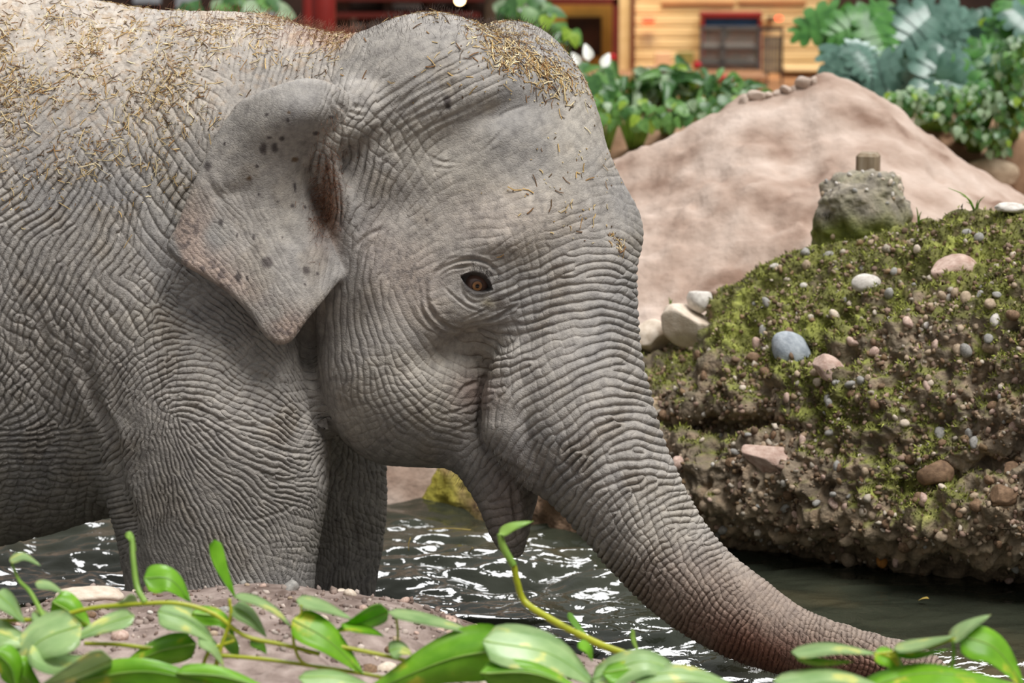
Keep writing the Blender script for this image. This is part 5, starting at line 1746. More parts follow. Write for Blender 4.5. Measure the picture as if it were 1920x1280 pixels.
for pts, r in [([(556, 1196), (650, 1214), (745, 1234), (800, 1250)], 4.4), ([(742, 1152), (746, 1186), (744, 1222)], 2.4), ([(565, 1134), (564, 1150), (552, 1168)], 2.2), ([(548, 1170), (552, 1210), (566, 1240), (600, 1252)], 3.0)]:
    stem_obj(v2, [(a, b, YA + 0.01) for a, b in pts], r, M_STEM)

v3 = empty('climbing_shoot', W(1230, 1270, -1.75) * (1, 1, 0) + np.array([0, 0, 0.42]))
tag(v3, 'single kinked yellow green vine shoot rising in front of the hanging lower lip', 'vine')
YS = -1.62
stem_obj(v3, [(938, 1000, YS), (944, 1026, YS), (962, 1058, YS), (970, 1092, YS), (984, 1128, YS), (1028, 1158, YS - 0.03), (1080, 1186, YS - 0.06), (1130, 1210, YS - 0.09), (1190, 1232, YS - 0.12), (1260, 1262, YS - 0.16)], [5.0, 6.0, 6.5, 7.0, 7.0, 6.5], M_STEM, 'stem', 60)
stem_obj(v3, [(937, 1000, YS - 0.004), (944, 1026, YS - 0.004), (963, 1060, YS - 0.004)], [6.0, 7.5, 7.0], M_SHOOT, 'shoot_tip')
leaf_obj(v3, [(936, 1000), (962, 986), (1000, 977)], 7, 8, YS, M_SHOOT, None, 0.02, -0.02)
leaf_obj(v3, [(1066, 1148), (1084, 1174), (1106, 1198)], 4, 6, YS - 0.05, M_SHOOT, None, 0.01, -0.01)
leaf_obj(v3, [(1186, 1180), (1189, 1202), (1200, 1228)], 3, 4, YS - 0.1, M_SHOOT, None, 0.01, -0.01)

v4 = empty('trailing_vine', W(1700, 1290, -2.0) * (1, 1, 0) + np.array([0, 0, 0.40]))
tag(v4, 'bright green vine with a curled pale leaf growing over the tip of the trunk', 'vine')
YD = -2.15
for mid, wl, wr, m, dy, dl, dr in [
    ([(1484, 1222), (1560, 1213), (1648, 1226)], 8, 13, Pv, 0.0, 0.10, -0.06), ([(1640, 1222), (1676, 1240), (1706, 1292)], 13, 15, G, 0.0, 0.03, -0.02), ([(1676, 1216), (1730, 1206), (1790, 1192)], 9, 9, Pv, 0.0, 0.08, -0.06),
    ([(1782, 1202), (1814, 1176), (1858, 1152)], 13, 9, Pv, 0.02, 0.05, -0.05), ([(1800, 1192), (1866, 1216), (1922, 1290)], 24, 30, G, 0.0, 0.03, -0.03), ([(1450, 1276), (1560, 1266), (1650, 1284)], 12, 18, Pv, -0.1, 0.08, -0.06),
    ([(1600, 1298), (1740, 1262), (1930, 1290)], 18, 34, G, -0.06, 0.05, -0.05), ([(1680, 1222), (1720, 1226), (1780, 1216)], 5, 8, G, 0.0, 0.03, -0.03), ([(1490, 1228), (1540, 1240), (1600, 1240)], 5, 8, G, 0.0, 0.03, 0.02)]:
    leaf_obj(v4, mid, wl, wr, YD + dy, m, None, dl, dr)
stem_obj(v4, [(1786, 1196, YD), (1788, 1230, YD), (1780, 1270, YD), (1770, 1310, YD)], [3, 5, 6], M_SHOOT)
stem_obj(v4, [(1640, 1224, YD), (1670, 1232, YD), (1690, 1262, YD), (1700, 1310, YD)], [3, 5, 6], M_STEM)
stem_obj(v4, [(1790, 1196, YD), (1740, 1214, YD), (1690, 1220, YD), (1650, 1226, YD)], [3, 3.5, 3.5], M_STEM)
lap('vines')


# ---- background foliage
def heart(n=9, wide=0.42, cup=0.08):
    t = np.linspace(0, 1, n)
    w = wide * np.sin(math.pi * t ** 0.6) ** 0.8
    w[0] = 0.02; w[-1] = 0
    V, F = [], []
    for i in range(n):
        for s in (-1, 0, 1):
            V.append((s * w[i], t[i], cup * abs(s) * w[i] / wide - 0.25 * t[i] ** 2))
    for i in range(n - 1):
        for k in (0, 1):
            a = i * 3 + k
            F.append((a, a + 1, a + 4, a + 3))
    return np.array(V, float), F


def monstera(cuts=4):
    """broad leaf, whole along the rib, slit towards the edge into rounded lobes"""
    V, F = [], []
    for s in (-1, 1):
        for k in range(cuts + 1):
            tm = (k + 0.5) / (cuts + 1)
            w = 0.60 * math.sin(math.pi * (0.16 + 0.78 * tm) ** 0.8) ** 0.7
            ang = -0.55 + 1.35 * tm
            dx, dy = math.cos(ang), math.sin(ang)
            b = len(V)
            hw = 0.5 / (cuts + 1)
            for f, q in ((0.0, 1.06), (0.4, 1.45), (0.58, 1.5), (0.82, 1.2), (0.95, 0.85), (1.0, 0.35)):
                for e in (-1, 1):
                    V.append((s * dx * w * f, tm + dy * w * f + e * hw * q, -0.18 * tm ** 2 - 0.24 * f * f * w + 0.004 * k))
            for i in range(5):
                F.append((b + 2 * i, b + 2 * i + 1, b + 2 * i + 3, b + 2 * i + 2))
    return np.array(V, float), F


M_MON = [leaf_mat('monstera_leaf_blue', (58, 92, 78), (98, 132, 118), rough=0.28, trans=0.1, scale=4), leaf_mat('monstera_leaf_green', (52, 108, 44), (88, 146, 66), rough=0.35, trans=0.3, scale=4), leaf_mat('monstera_leaf_lime', (120, 160, 30), (156, 186, 50), rough=0.4, trans=0.4, scale=4)]
M_COV = [leaf_mat('cover_leaf_deep', (44, 84, 42), (74, 118, 60), rough=0.35, trans=0.2, scale=5), leaf_mat('cover_leaf_mid', (78, 124, 56), (112, 156, 82), rough=0.4, trans=0.3, scale=5), leaf_mat('cover_leaf_pale', (124, 152, 118), (160, 182, 146), rough=0.4, trans=0.25, scale=5), leaf_mat('cover_leaf_lime', (118, 158, 38), (160, 190, 70), rough=0.4, trans=0.4, scale=5)]
V, F = heart()
me_heart = [mesh_py('leaf', V, F, m) for m in M_COV]
V, F = monstera()
me_mon = [mesh_py('leaf', V, F, m) for m in M_MON]
M_WOOD = mat_noise('bark', [(0.3, srgb(70, 56, 44)), (0.7, srgb(112, 94, 76))], 12, 5, 0.9, 0.5)
rv = np.random.default_rng(33)


def face_rot(n, spin, tip_down=True):
    """orientation: leaf lies with +Z along n, +Y (tip) roughly downhill"""
    n = Vector(n).normalized()
    y = Vector((0, 0, -1.0)) - n * Vector((0, 0, -1.0)).dot(n)
    if y.length < 1e-3: y = Vector((0, -1, 0))
    y.normalize()
    x = y.cross(n)
    M = Matrix((x, y, n)).transposed()
    return M @ Matrix.Rotation(spin, 3, 'Z')


def leaf_plant(name, label, u, v, Y, rx, rz, nleaf, meshes, probs, size, group=None, cat='plant', depth=0.25, up=0.55, spin=0.7):
    base = W(u, v, Y)
    sc = (Y + 7) / 7 * MPX
    foot_ = earth(u, Y + 0.1)
    root = empty(name, foot_)
    tag(root, label, cat, group)
    st = MB()
    for k in range(nleaf):
        a, r = rv.uniform(0, 6.283), math.sqrt(rv.random())
        dx, dz = math.cos(a) * r * rx * sc, math.sin(a) * r * rz * sc
        p = base + np.array([dx, -depth * (1 - r) * rv.random() + 0.05 * rv.normal(), dz])
        n = np.array([dx / (rx * sc) * 0.7 + rv.normal(0, 0.25), -0.75 + rv.normal(0, 0.2), up + dz / (rz * sc) * 0.5 + rv.normal(0, 0.2)])
        o = link('leaf', meshes[rv.choice(len(meshes), p=probs)])
        s = size * sc * rv.uniform(0.7, 1.25)
        o.matrix_world = Matrix.Translation(Vector(p)) @ face_rot(n, rv.normal(0, spin)).to_4x4() @ Matrix.Diagonal((s, s, s, 1))
        rparent(o, root)
        b = foot_ + np.array([dx * 0.25, 0.0, -0.02])
        st.tube(spline([b, (b + p) / 2 + np.array([dx * 0.15, 0.02, 0.05]), p], 6), [0.006, 0.005, 0.005, 0.004, 0.003, 0.002], 4)
    rparent(st.build('stem', M_SHOOT if 'monstera' not in name else M_MON[1], None, True), root)
    return root


# planted bank behind the sand: earth, cover plants
gu2 = np.linspace(-300, 2300, 240); tt = np.linspace(0, 1, 26)
UB, TB = np.meshgrid(gu2, tt)
bot = np.interp(UB, [-300, 760, 1150, 1400, 1650, 1750, 1850, 2100], [330, 330, 318, 300, 290, 300, 340, 380]); topv = np.interp(UB, [760, 1100, 1400, 1560, 1700, 2100], [190, 196, 196, 160, 170, 180])
YB = 5.35 + 0.9 * TB ** 2 + 0.0 * UB
BP = W(UB, bot + (topv - bot) * TB, YB)
BN = grid_normals(BP)
if BN[10, 50, 1] > 0: BN = -BN
BP = BP + BN * (0.10 * N3(BP, 0.4, 3) + 0.05 * N3(BP + 3, 0.12, 2))[..., None]
BP[0, :, 2] = 0.3                                        # foot of the bank below the sandy ground
m_earth = mat_noise('earth_bank', [(0.3, srgb(84, 62, 46)), (0.5, srgb(132, 104, 82)), (0.72, srgb(176, 148, 122))], 4, 6, 0.95, 0.6, 20, 0.1)
tag(link('earth_bank', grid_mesh('earth_bank', BP, m_earth)), 'brown earth and rubble bank below the ground cover plants', 'earth bank', None, 'structure')


def earth(u, Y):
    """ground point of the planted bank at column u, not in front of its foot"""
    Y = max(Y, 5.45)
    j = int(np.argmin(np.abs(gu2 - u)))
    yb, zb = BP[:, j, 1], BP[:, j, 2]
    x = W(u, 200, Y)[0]
    if Y <= yb[-1]: z = np.interp(Y, yb, zb)
    else: z = np.interp(Y, [yb[-1], yb[-1] + 0.7, yb[-1] + 4.0, yb[-1] + 11], [zb[-1], zb[-1] - 0.12, -0.35, -0.35])
    return np.array([x, Y, z])


back = np.stack([BP[-1], BP[-1] + np.array([0, 0.7, -0.12]), BP[-1] * (1, 1, 0) + np.array([0, 4.0, -0.35]), BP[-1] * (1, 1, 0) + np.array([0, 11.0, -0.35])], 0)
tag(link('planting_bed', grid_mesh('planting_bed', back, m_earth)), 'flat earth bed behind the plants', 'planting bed', None, 'structure')
loose('stone', 1852, 322, 5.32, 58, 32, 40, -10, 'tan', 5, 65, 'large flat tan boulder at the foot of the hanging plants')
loose('stone', 1730, 236, 5.5, 34, 26, 28, 20, 'pink', 5, 66, 'pinkish rock in the bank under the ivy right of the sand heap')
loose('stone', 1775, 248, 5.47, 20, 34, 24, -20, 'brown', 5, 67, 'narrow brown rock standing in the bank under the ivy')

V, F = heart(9, 0.2, 0.2)
me_long = [mesh_py('leaf', V, F, m) for m in M_COV]
COVER = [
    (1118, 158, 6.0, 38, 30, 16, 'l', [0.35, 0.3, 0.3, 0.05], 46, 'pale long leaved plant beside the brow of the elephant, under the white flowers'),
    (1172, 152, 6.1, 42, 30, 20, 'l', [0.3, 0.3, 0.35, 0.05], 46, 'long leaved plant in front of the dark red jamb'),
    (1232, 152, 6.1, 42, 28, 20, 'l', [0.3, 0.4, 0.25, 0.05], 46, 'long leaved plant below the plain pinkish info board'),
    (1292, 150, 6.1, 42, 28, 20, 'l', [0.25, 0.3, 0.4, 0.05], 50, 'plant with long pale arching leaves below the olive info board'),
    (1350, 158, 6.0, 38, 26, 18, 'l', [0.35, 0.4, 0.2, 0.05], 44, 'long leaved plant below the glass display case'),
    (1400, 168, 5.8, 26, 16, 10, 'l', [0.4, 0.4, 0.15, 0.05], 38, 'small long leaved plant touching the crumbly left end of the sand peak'),
    (1130, 200, 5.2, 42, 28, 26, 'h', [0.25, 0.5, 0.15, 0.1], 25, 'low round leaved cover plant nearest the forehead of the elephant'),
    (1190, 208, 5.1, 46, 28, 28, 'h', [0.2, 0.5, 0.15, 0.15], 25, 'low round leaved plant hanging over the bare brown earth'),
    (1250, 205, 5.1, 46, 26, 28, 'h', [0.25, 0.45, 0.15, 0.15], 25, 'low round leaved plant with lime leaves above the left slope of the sand heap'),
    (1310, 194, 5.2, 42, 24, 24, 'h', [0.3, 0.45, 0.15, 0.1], 25, 'low round leaved plant in the bed under the display case'),
    (1362, 184, 5.3, 36, 18, 18, 'h', [0.35, 0.45, 0.1, 0.1], 25, 'low dark round leaved plant tucked behind the crumbling sand edge')]
for (u, v, Y, rx, rz, nl, kd_, pr, sz, lab) in COVER:
    leaf_plant('ground_cover_plant', lab, u, v, Y, rx, rz, nl, me_long if kd_ == 'l' else me_heart, pr, sz, 'ground cover plants behind the sand heap', up=0.5, spin=1.5 if kd_ == 'l' else 0.7)
IVY = [
    (1690, 184, 44, 26, 40, [0.25, 0.25, 0.45, 0.05], 'pale ivy creeping down to the right slope of the sand heap'), (1760, 180, 46, 26, 40, [0.3, 0.2, 0.45, 0.05], 'grey green ivy above the pinkish rock'),
    (1830, 184, 46, 30, 42, [0.35, 0.25, 0.35, 0.05], 'ivy below the plant with the yellowing leaf edge'), (1895, 195, 40, 36, 40, [0.4, 0.25, 0.3, 0.05], 'dense ivy below the dark climbing ivy'),
    (1806, 228, 40, 26, 34, [0.4, 0.2, 0.38, 0.02], 'ivy hanging over the narrow brown rock'), (1866, 248, 44, 36, 42, [0.45, 0.2, 0.33, 0.02], 'ivy trailing down to the large flat tan boulder'),
    (1900, 110, 40, 50, 60, [0.55, 0.2, 0.24, 0.01], 'dark fine leaved climbing ivy beside the split leaf plants'), (1735, 206, 44, 14, 22, [0.3, 0.3, 0.35, 0.05], 'thin strip of ivy along the edge of the earth bank')]
for (u, v, rx, rz, nl, pr, lab) in IVY:
    leaf_plant('hanging_ivy', lab, u, v, 4.95, rx, rz, nl, me_heart, pr, 17, 'ivy plants on the bank right of the sand heap', spin=0.5)
for (u, v, rx, rz, nl, pr, sz, lab) in [
    (1600, 40, 48, 44, 9, [0.25, 0.75, 0.0], 78, 'fresh green split leaf plant beside the cream wall'), (1585, 112, 42, 34, 8, [0.9, 0.1, 0.0], 66, 'blue green split leaf plant against the edge of the cream wall'), (1665, 60, 54, 48, 10, [0.8, 0.2, 0.0], 76, 'tall blue green split leaf plant behind the peak of the sand heap'),
    (1660, 130, 50, 34, 9, [0.95, 0.05, 0.0], 66, 'low dark split leaf plant right behind the sand heap'), (1740, 40, 52, 44, 10, [0.8, 0.2, 0.0], 78, 'large split leaf plant with pale bluish leaves next to the lime green leaf'), (1745, 110, 56, 40, 10, [0.92, 0.08, 0.0], 80, 'blue green split leaf plant with one large fan leaf above the ivy'),
    (1830, 30, 40, 40, 8, [0.35, 0.2, 0.45], 66, 'split leaf plant with lime yellow leaves'), (1835, 105, 40, 40, 8, [0.7, 0.3, 0.0], 66, 'split leaf plant with yellowing leaf edge above the ivy'), (1890, 40, 44, 44, 9, [0.75, 0.25, 0.0], 68, 'dark split leaf plant beside the lime leaved one')]:
    MON_Y = {(1600, 40): 6.4, (1585, 112): 5.5, (1665, 60): 6.95, (1660, 130): 6.08, (1740, 40): 6.6, (1745, 110): 5.62, (1830, 30): 6.95, (1835, 105): 6.08, (1890, 40): 6.45}
    leaf_plant('monstera', lab, u, v, MON_Y[(u, v)], rx, rz, nl, me_mon, pr, sz, 'split leaf plants', depth=0.35, up=0.35, spin=0.6)
leaf_plant('bushy_shrub', 'bright green shrub behind the crown of the elephant', 1040, 70, 6.2, 34, 56, 24, me_heart, [0.2, 0.45, 0.2, 0.15], 40)
leaf_plant('bushy_shrub', 'dim green shrub seen over the shoulders of the elephant', 430, 8, 7.5, 90, 26, 30, me_heart, [0.4, 0.4, 0.15, 0.05], 44)
leaf_plant('bushy_shrub', 'small shrub beside the bare tree stem', 985, 10, 7.0, 40, 26, 16, me_heart, [0.5, 0.3, 0.2, 0.0], 40)

# peace lily with white spathes
M_WHITE = mat_plain('white_spathe', SR(236, 238, 230), 0.4)
V, F = heart(9, 0.30, 0.3)
me_sp = mesh_py('flower', V, F, M_WHITE)
pl = leaf_plant('peace_lily', 'white flowering lily in the bed beside the brow of the elephant', 1110, 140, 5.5, 36, 24, 12, me_heart, [0.6, 0.3, 0.1, 0], 40, up=0.6)
for u, v, s, sp in [(1104, 100, 34, 3.3), (1128, 112, 32, 2.6), (1086, 108, 28, 3.6)]:
    o = link('flower', me_sp)
    q = (12.5) / 7 * MPX * s
    o.matrix_world = Matrix.Translation(Vector(W(u, v + 14, 5.35))) @ face_rot((0.1, -0.9, 0.2), sp).to_4x4() @ Matrix.Diagonal((q, q, q, 1))
    rparent(o, pl)

# grass sprigs on the rock wall
def sprig(u, v, Y, blades, label):
    root = empty('grass_sprig', W(u, v, Y)); tag(root, label, 'grass')
    for du, dv in blades:
        pts = [(u, v + 4, Y), (u + du * 0.35, v + dv * 0.65, Y - 0.01), (u + du, v + dv, Y - 0.03)]
        stem_obj(root, pts, [1.6, 1.4, 0.3], M_SHOOT, 'blade', 10)


sprig(1830, 400, rock_at(1830, 402)[0][1], [(-52, -48), (-30, -36), (4, -26), (16, -32), (-18, -22)], 'thin green grass sprig on the mossy top of the rock wall')
sprig(1722, 422, rock_at(1722, 424)[0][1], [(-4, -34), (6, -26), (10, -12)], 'small grass blades beside the pebbly boulder')
sprig(1878, 398, rock_at(1878, 400)[0][1], [(-6, -16), (5, -12)], 'tiny grass tuft beside the flat white stone')
sprig(1257, 575, sand_hit(1257, 575)[1], [(-3, -18), (4, -14)], 'tiny grass tuft in the sand above the tilted slab')
lap('plants')

# floating bits on the water
M_BIT = mat_noise('dead_leaf', [(0.3, srgb(150, 126, 60)), (0.7, srgb(190, 168, 90))], 30, 3, 0.7)
for k, (u, v, L, ang, nm, lab) in enumerate([(1742, 1122, 0.030, 0.1, 'floating_leaf', 'small yellow leaf floating in the dark water below the rock wall'), (1000, 962, 0.05, 0.4, 'floating_leaf', 'brown leaf floating by the far shore under the trunk'), (908, 950, 0.028, 0.2, 'floating_leaf', 'pale green leaf floating behind the lower lip')]):
    V, F = heart(7, 0.35, 0.1)
    V = np.vstack([V, V - np.array([0, 0, 0.03])])
    F = F + [tuple(i + 21 for i in f[::-1]) for f in F]
    o = link(nm, mesh_py(nm, V * L, F, M_BIT)); o.location = Wz(u, v, 0.012); o.rotation_euler = (0, 0, ang + 1.2)
    tag(o, lab, 'leaf')
for k, (u, v, L, a, lab) in enumerate([(842, 993, 0.13, 0.0, 'long straw floating behind the far foreleg'), (768, 1020, 0.04, 1.2, 'short bent straw sticking out of the water near the far foreleg'), (882, 1034, 0.035, -0.9, 'short straw floating below the chin'), (978, 1022, 0.05, -0.9, 'orange straw stuck to the tip of the lower lip')]):
    o = MB().tube(spline([(-L / 2, 0, 0), (0, 0.002, 0.004), (L / 2, 0, 0.0)], 6), 0.0014, 5).build('straw_stalk', M_BIT, None, True)
    o.location = Wz(u, v, 0.012); o.rotation_euler = (0, -abs(a) if a else 0, a)
    tag(o, lab, 'straw')
# ------------------------------------------------------------------ building behind
YBD = 14.0
def bx(mb, u0, v0, u1, v1, Y, dep, bev=0.0):
    """box whose front face covers the drawing rectangle at depth Y"""
    a = W(u0, v1, Y); b = W(u1, v0, Y)
    mb.box(((a[0] + b[0]) / 2, Y + dep / 2, (a[2] + b[2]) / 2), (b[0] - a[0], dep, b[2] - a[2]), 0, bev)
    return mb


def part(name, rects, Y, dep, mat, root=None, bev=0.0):
    mb = MB()
    for r in rects: bx(mb, *r, Y, dep, bev)
    o = mb.build(name, mat)
    if root is not None: rparent(o, root)
    return o


m_plank = mat_noise('cream_plank', [(0.3, srgb(196, 168, 122)), (0.7, srgb(214, 190, 146))], 3, 4, 0.7, 0.1, stretch=(1, 1, 6))
m_red = mat_plain('red_paint', SR(120, 26, 18), 0.45)
m_dred = mat_plain('dark_red_paint', SR(88, 26, 20), 0.5)
m_dark = mat_noise('dark_timber', [(0.3, srgb(38, 28, 24)), (0.7, srgb(66, 48, 40))], 3, 4, 0.7)
m_grey = mat_plain('grey_metal', SR(104, 104, 102), 0.45, metal=0.3)
m_pane = mat_plain('window_glass', SR(150, 160, 168), 0.15)
m_ochre = mat_plain('ochre_wall', SR(206, 160, 74), 0.7)
m_brn = mat_plain('brown_ledge', SR(164, 116, 78), 0.6)

wb_ = empty('wall_back', W(1375, 170, YBD)); tag(wb_, 'warm cream plank wall of the building', 'wall', None, 'structure')
for k in range(12):
    v0 = -60 + k * 22
    part('plank', [(1188, v0, 1562, v0 + 21)], YBD, 0.10, m_plank, wb_, 0.012)
part('backing', [(1186, -62, 1564, 210)], YBD + 0.06, 0.12, m_brn, wb_)
part('moulding', [(1240, 2, 1378, 10), (1384, 0, 1512, 8)], YBD - 0.02, 0.03, m_brn, wb_)
wl_ = empty('wall_left', W(640, 170, YBD)); tag(wl_, 'dark timber wall behind the shoulders of the elephant', 'wall', None, 'structure')
part('timber', [(-900 + 130 * k, -420, -900 + 130 * k + 127, 260) for k in range(0)] or [(-900, -420, 1030, 330)], YBD + 0.4, 0.2, m_dark, wl_)
for u0 in (640, 720, 800, 880):
    part('post', [(u0, -200, u0 + 14, 200)], YBD + 0.25, 0.15, m_dark, wl_)
part('beam', [(630, -12, 1000, 2), (630, 24, 900, 34)], YBD + 0.2, 0.15, m_dred, wl_)
for r in [(656, 44, 682, 60), (694, 42, 722, 66), (648, 30, 668, 40), (736, 6, 790, 16), (330, -30, 372, 16), (470, 0, 520, 40), (250, -20, 300, 6)]:
    part('window_pane', [r], YBD + 0.3, 0.06, m_pane, wl_)
part('timber', [(1564, -420, 2900, 330)], YBD + 0.4, 0.2, m_dark, wb_)
part('timber', [(1030, -420, 1564, -60)], YBD + 0.4, 0.2, m_dark, wb_)

al = empty('wall_alcove', W(1110, 170, YBD)); tag(al, 'ochre alcove with dark red frame in the building', 'wall', None, 'structure')
part('alcove_back', [(1020, -60, 1160, 200)], YBD + 0.35, 0.1, m_ochre, al)
part('jamb', [(1148, -2, 1160, 200), (1182, -60, 1190, 200)], YBD - 0.05, 0.12, m_dred, al)
part('lintel', [(1020, -4, 1160, 9)], YBD - 0.05, 0.12, m_dred, al)
part('pier', [(1160, -60, 1184, 200)], YBD, 0.2, m_plank, al)
part('header', [(1020, -60, 1160, -4)], YBD, 0.2, m_plank, al)
part('end_jamb', [(1560, -60, 1566, 200)], YBD - 0.05, 0.12, m_dred, wb_)

fr_ = empty('framed_picture', W(1371, 80, YBD)); tag(fr_, 'large red framed picture with blue top on the cream plank wall', 'picture')
part('frame', [(1312, 22, 1430, 34), (1312, 34, 1321, 150), (1421, 34, 1430, 150)], YBD - 0.10, 0.08, m_red, fr_, 0.01)
m_pic = mat_noise('picture_print', [(0.35, srgb(24, 22, 26)), (0.5, srgb(60, 34, 28)), (0.62, srgb(28, 40, 46)), (0.75, srgb(110, 90, 60))], 6, 4, 0.5)
part('print', [(1321, 50, 1421, 150)], YBD - 0.05, 0.03, m_pic, fr_)
part('sky_band', [(1321, 34, 1421, 50)], YBD - 0.055, 0.035, mat_plain('blue_print', SR(40, 82, 130), 0.5), fr_)
p2 = empty('framed_picture', W(1095, 70, YBD)); tag(p2, 'dark brown picture hanging in the ochre alcove', 'picture')
part('print', [(1066, 36, 1124, 104)], YBD + 0.30, 0.03, mat_noise('dark_picture', [(0.35, srgb(30, 20, 16)), (0.7, srgb(84, 52, 34))], 5, 4, 0.5), p2)
part('frame', [(1062, 32, 1128, 37), (1062, 100, 1128, 106), (1062, 32, 1067, 106), (1123, 32, 1128, 106)], YBD + 0.27, 0.05, m_dark, p2)

dc_ = empty('display_case', W(1370, 165, YBD - 0.9)); tag(dc_, 'grey metal framed glass display case in front of the red framed picture', 'display case')
YC = YBD - 0.9
for nm, rects in (('upright', [(1312, 52, 1318, 165)]), ('upright', [(1350, 52, 1359, 165)]), ('upright', [(1420, 52, 1427, 165)]), ('rail', [(1312, 50, 1427, 56)]), ('shelf', [(1318, 88, 1420, 92)]), ('shelf', [(1318, 116, 1420, 121)])):
    part(nm, rects, YC, 0.05 if nm != 'shelf' else 0.4, m_grey, dc_)
m_glass, nd, lk, bs = new_mat('case_glass')
nz = nd.new('ShaderNodeTexNoise'); nz.inputs['Scale'].default_value = 2.0
bs.inputs['Base Color'].default_value = (0.5, 0.45, 0.38, 1); bs.inputs['Roughness'].default_value = 0.1; bs.inputs['Alpha'].default_value = 0.22
lk.new(nz.outputs['Fac'], bs.inputs['Roughness'])
part('glass', [(1318, 56, 1350, 165)], YC + 0.02, 0.01, m_glass, dc_)
part('glass', [(1359, 56, 1420, 165)], YC + 0.02, 0.01, m_glass, dc_)
part('shelf', [(1318, 150, 1420, 154)], YC, 0.4, m_grey, dc_)
for (u0, v0, u1, v1, vs_, lab) in [(1365, 108, 1400, 116, 116, 'tan model lying on the lower shelf of the display case'), (1372, 132, 1404, 150, 150, 'pale pot in the bottom of the display case')]:
    V, F = ico(2)
    a, b = W(u0, v1, YC + 0.2), W(u1, v0, YC + 0.2)
    V = V * (1 + 0.2 * N3(V + u0, 0.7, 2))[:, None] * (b - a + np.array([0, 0.12, 0])) / 2
    o = link('model', mesh_py('model', V, F, m_st['tan'])); o.location = (a + b) / 2
    o.location.z = W(u0, vs_, YC)[2] - V[:, 2].min() - 0.0005
    tag(o, lab, 'model')
gp = empty('slatted_panel', W(1450, 160, YC)); tag(gp, 'grey slatted metal panel standing beside the display case', 'panel')
for k in range(6):
    part('slat', [(1431 + k * 6, 68, 1436 + k * 6, 136)], YC + 0.02, 0.03, m_grey, gp)
part('frame', [(1427, 52, 1469, 58), (1464, 58, 1469, 158), (1436, 136, 1441, 160)], YC, 0.04, mat_plain('dark_metal', SR(58, 56, 54), 0.5), gp)

m_led = mat_plain('red_sign', (0.7, 0.03, 0.01), 0.4, emit=(1.0, 0.035, 0.01), estr=3.0)
part_sign = part('lit_sign', [(1203, 33, 1229, 44)], YBD - 0.12, 0.06, m_led, None, 0.02)
tag(part_sign, 'glowing red sign on the cream wall beside the dark red jamb', 'sign')
s2 = empty('lit_sign', W(1460, 36, YBD)); tag(s2, 'small glowing red lamp on a black bracket right of the red framed picture', 'sign')
part('lamp', [(1454, 31, 1468, 39)], YBD - 0.14, 0.06, m_led, s2, 0.02)
part('bracket', [(1440, 33, 1454, 37)], YBD - 0.12, 0.12, m_dark, s2)
tag(part('info_board', [(1228, 98, 1258, 132)], YBD - 0.10, 0.03, mat_plain('pink_board', SR(196, 160, 128), 0.6), None, 0.006), 'plain pinkish info board leaning on the cream wall', 'board')
tag(part('info_board', [(1269, 97, 1301, 120)], YBD - 0.10, 0.03, mat_noise('green_board', [(0.35, srgb(92, 92, 50)), (0.7, srgb(146, 136, 78))], 5, 3, 0.6), None, 0.006), 'olive green info board next to the plain pinkish one', 'board')
tag(part('ledge', [(1090, 142, 1440, 152)], YBD - 1.6, 0.5, m_brn, None, 0.01), 'long brown ledge running below the display case', 'ledge')
tag(part('ledge', [(1470, 127, 1560, 136)], YBD - 0.3, 0.3, m_plank, None, 0.01), 'short cream ledge right of the slatted panel', 'ledge')
for (u, v, c, lab) in [(1148, 108, (190, 24, 30), 'red flower beside the ochre alcove'), (1307, 122, (190, 24, 40), 'red flower beside the display case'), (1354, 146, (200, 30, 60), 'pinkish red flower below the display case')]:
    V, F = ico(2)
    V = V * (1 + 0.35 * np.abs(np.sin(5 * np.arctan2(V[:, 2], V[:, 0]))))[:, None] * 0.022
    o = link('flower', mesh_py('flower', V, F, mat_plain('petal', SR(*c), 0.6))); o.location = W(u, v, YBD - 1.75)
    tag(o, lab, 'flower')
    st = MB().tube([W(u, v, YBD - 1.75), W(u, v + 40, YBD - 1.75)], 0.006, 5).build('stem', M_SHOOT, None, True)
    rparent(st, o)
for k, (u, c) in enumerate([(1215, (92, 84, 110)), (1228, (110, 100, 120)), (1243, (96, 40, 52))]):
    V, F = ico(2)
    V = V * (1 + 0.3 * N3(V + k, 0.5, 2))[:, None] * np.array([0.024, 0.024, 0.026])
    o = link('planter_flower', mesh_py('planter_flower', V, F, mat_plain('violet_petal', SR(*c), 0.7))); o.location = W(u, 132, YBD - 1.5); o.location.z = W(u, 142, YBD - 1.6)[2] - V[:, 2].min() - 0.001
    tag(o, ['bluish violet flower head on the brown ledge', 'pale violet flower head on the brown ledge', 'wine red flower head on the brown ledge'][k], 'flower')

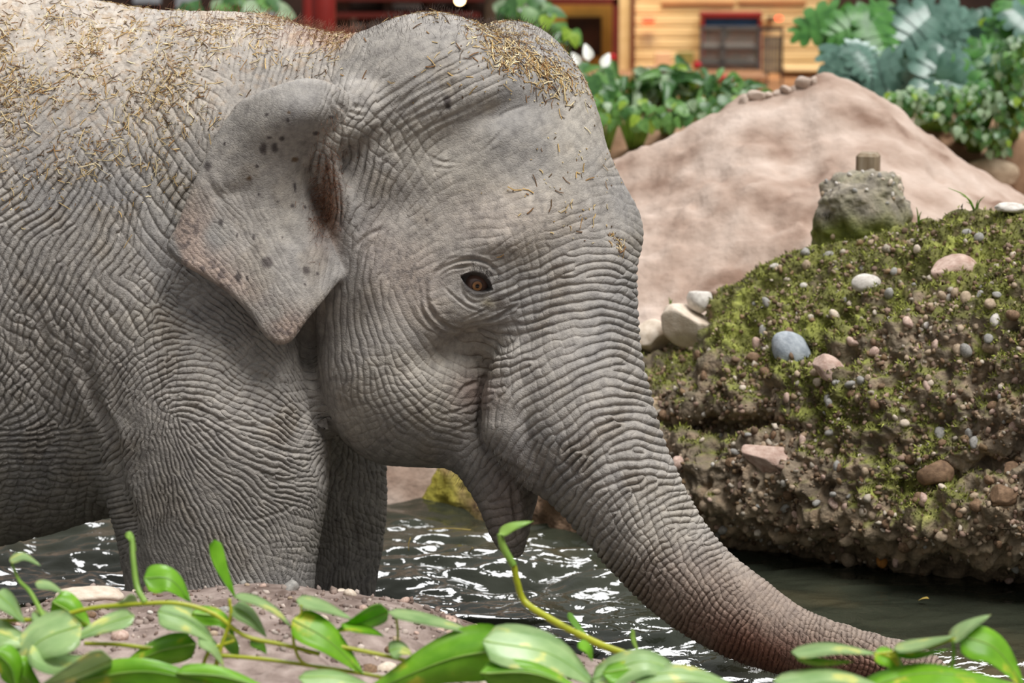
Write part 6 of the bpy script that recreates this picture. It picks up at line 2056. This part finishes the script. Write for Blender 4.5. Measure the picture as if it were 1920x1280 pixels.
col_ = empty('red_column', W(607, 100, 9.0)); tag(col_, 'thick red column behind the nape of the elephant', 'column')
o = MB().tube([W(607, 460, 9.0), W(607, -300, 9.0)], 22 * MPX * 16 / 7, 24).build('shaft', m_red, None, True); rparent(o, col_)
col2 = MB().tube([W(576, 460, 9.6), W(576, -300, 9.6)], 9 * MPX * 16.6 / 7, 20).build('red_pipe', m_red, None, True)
tag(col2, 'thin red pipe next to the thick red column', 'pipe')
tk = MB().tube(spline([W(922, 460, 8.0), W(926, 60, 8.0), W(930, -40, 8.0), W(950, -200, 8.0)], 14), np.linspace(20, 14, 14) * MPX * 15 / 7, 12).build('bare_tree_trunk', M_WOOD, None, True)
tag(tk, 'bare brown tree trunk rising behind the crown of the elephant', 'tree trunk')
pp_ = MB().tube(spline([W(975, 460, 9.0), W(972, 40, 9.0), W(985, 8, 9.0), W(1010, -6, 9.0)], 20), 9 * MPX * 16 / 7, 12).build('pale_pipe', mat_plain('pale_pipe', SR(196, 202, 206), 0.4), None, True)
tag(pp_, 'pale grey bent pipe beside the bare tree trunk', 'pipe')
lamp = empty('hanging_lamp', W(862, -60, 10.5)); tag(lamp, 'warm glowing bulb hanging above the crown of the elephant', 'lamp')
V, F = ico(3)
o = link('bulb', mesh_py('bulb', V * 0.028 + W(862, 0, 10.5), F, mat_plain('bulb', (1, 0.8, 0.5), 0.4, emit=(1.0, 0.66, 0.34), estr=14.0))); rparent(o, lamp)
rparent(MB().tube([W(862, -10, 10.5), W(862, -300, 10.5)], 0.006, 6).build('cord', m_dark, None, True), lamp)

fz = W(1300, 175, YBD - 1.6)[2]
tag(MB().box((1.2, YBD - 0.6, fz - 0.25), (9.0, 2.6, 0.5)).build('floor', m_brn), 'brown floor of the building behind the plants', 'floor', None, 'structure')

# warm spotlights under the building's ceiling, above the frame: their pools of light show on the wall
for k, (u, tu, tv, e) in enumerate([(1262, 1264, 60, 150), (1505, 1505, 60, 110), (1130, 1140, 60, 90)]):
    ld = bpy.data.lights.new('ceiling_spot_offscreen', 'SPOT'); ld.energy = e; ld.color = (1.0, 0.80, 0.52)
    ld.spot_size = R(46); ld.spot_blend = 0.9; ld.shadow_soft_size = 0.08
    lo = bpy.data.objects.new('ceiling_spot_offscreen', ld); COL.objects.link(lo)
    p = W(u, -400, YBD - 1.1); lo.location = p
    t_ = Vector(W(tu, tv, YBD)) - Vector(p)
    lo.rotation_euler = t_.to_track_quat('-Z', 'Y').to_euler()
lap('building')
lap('total')
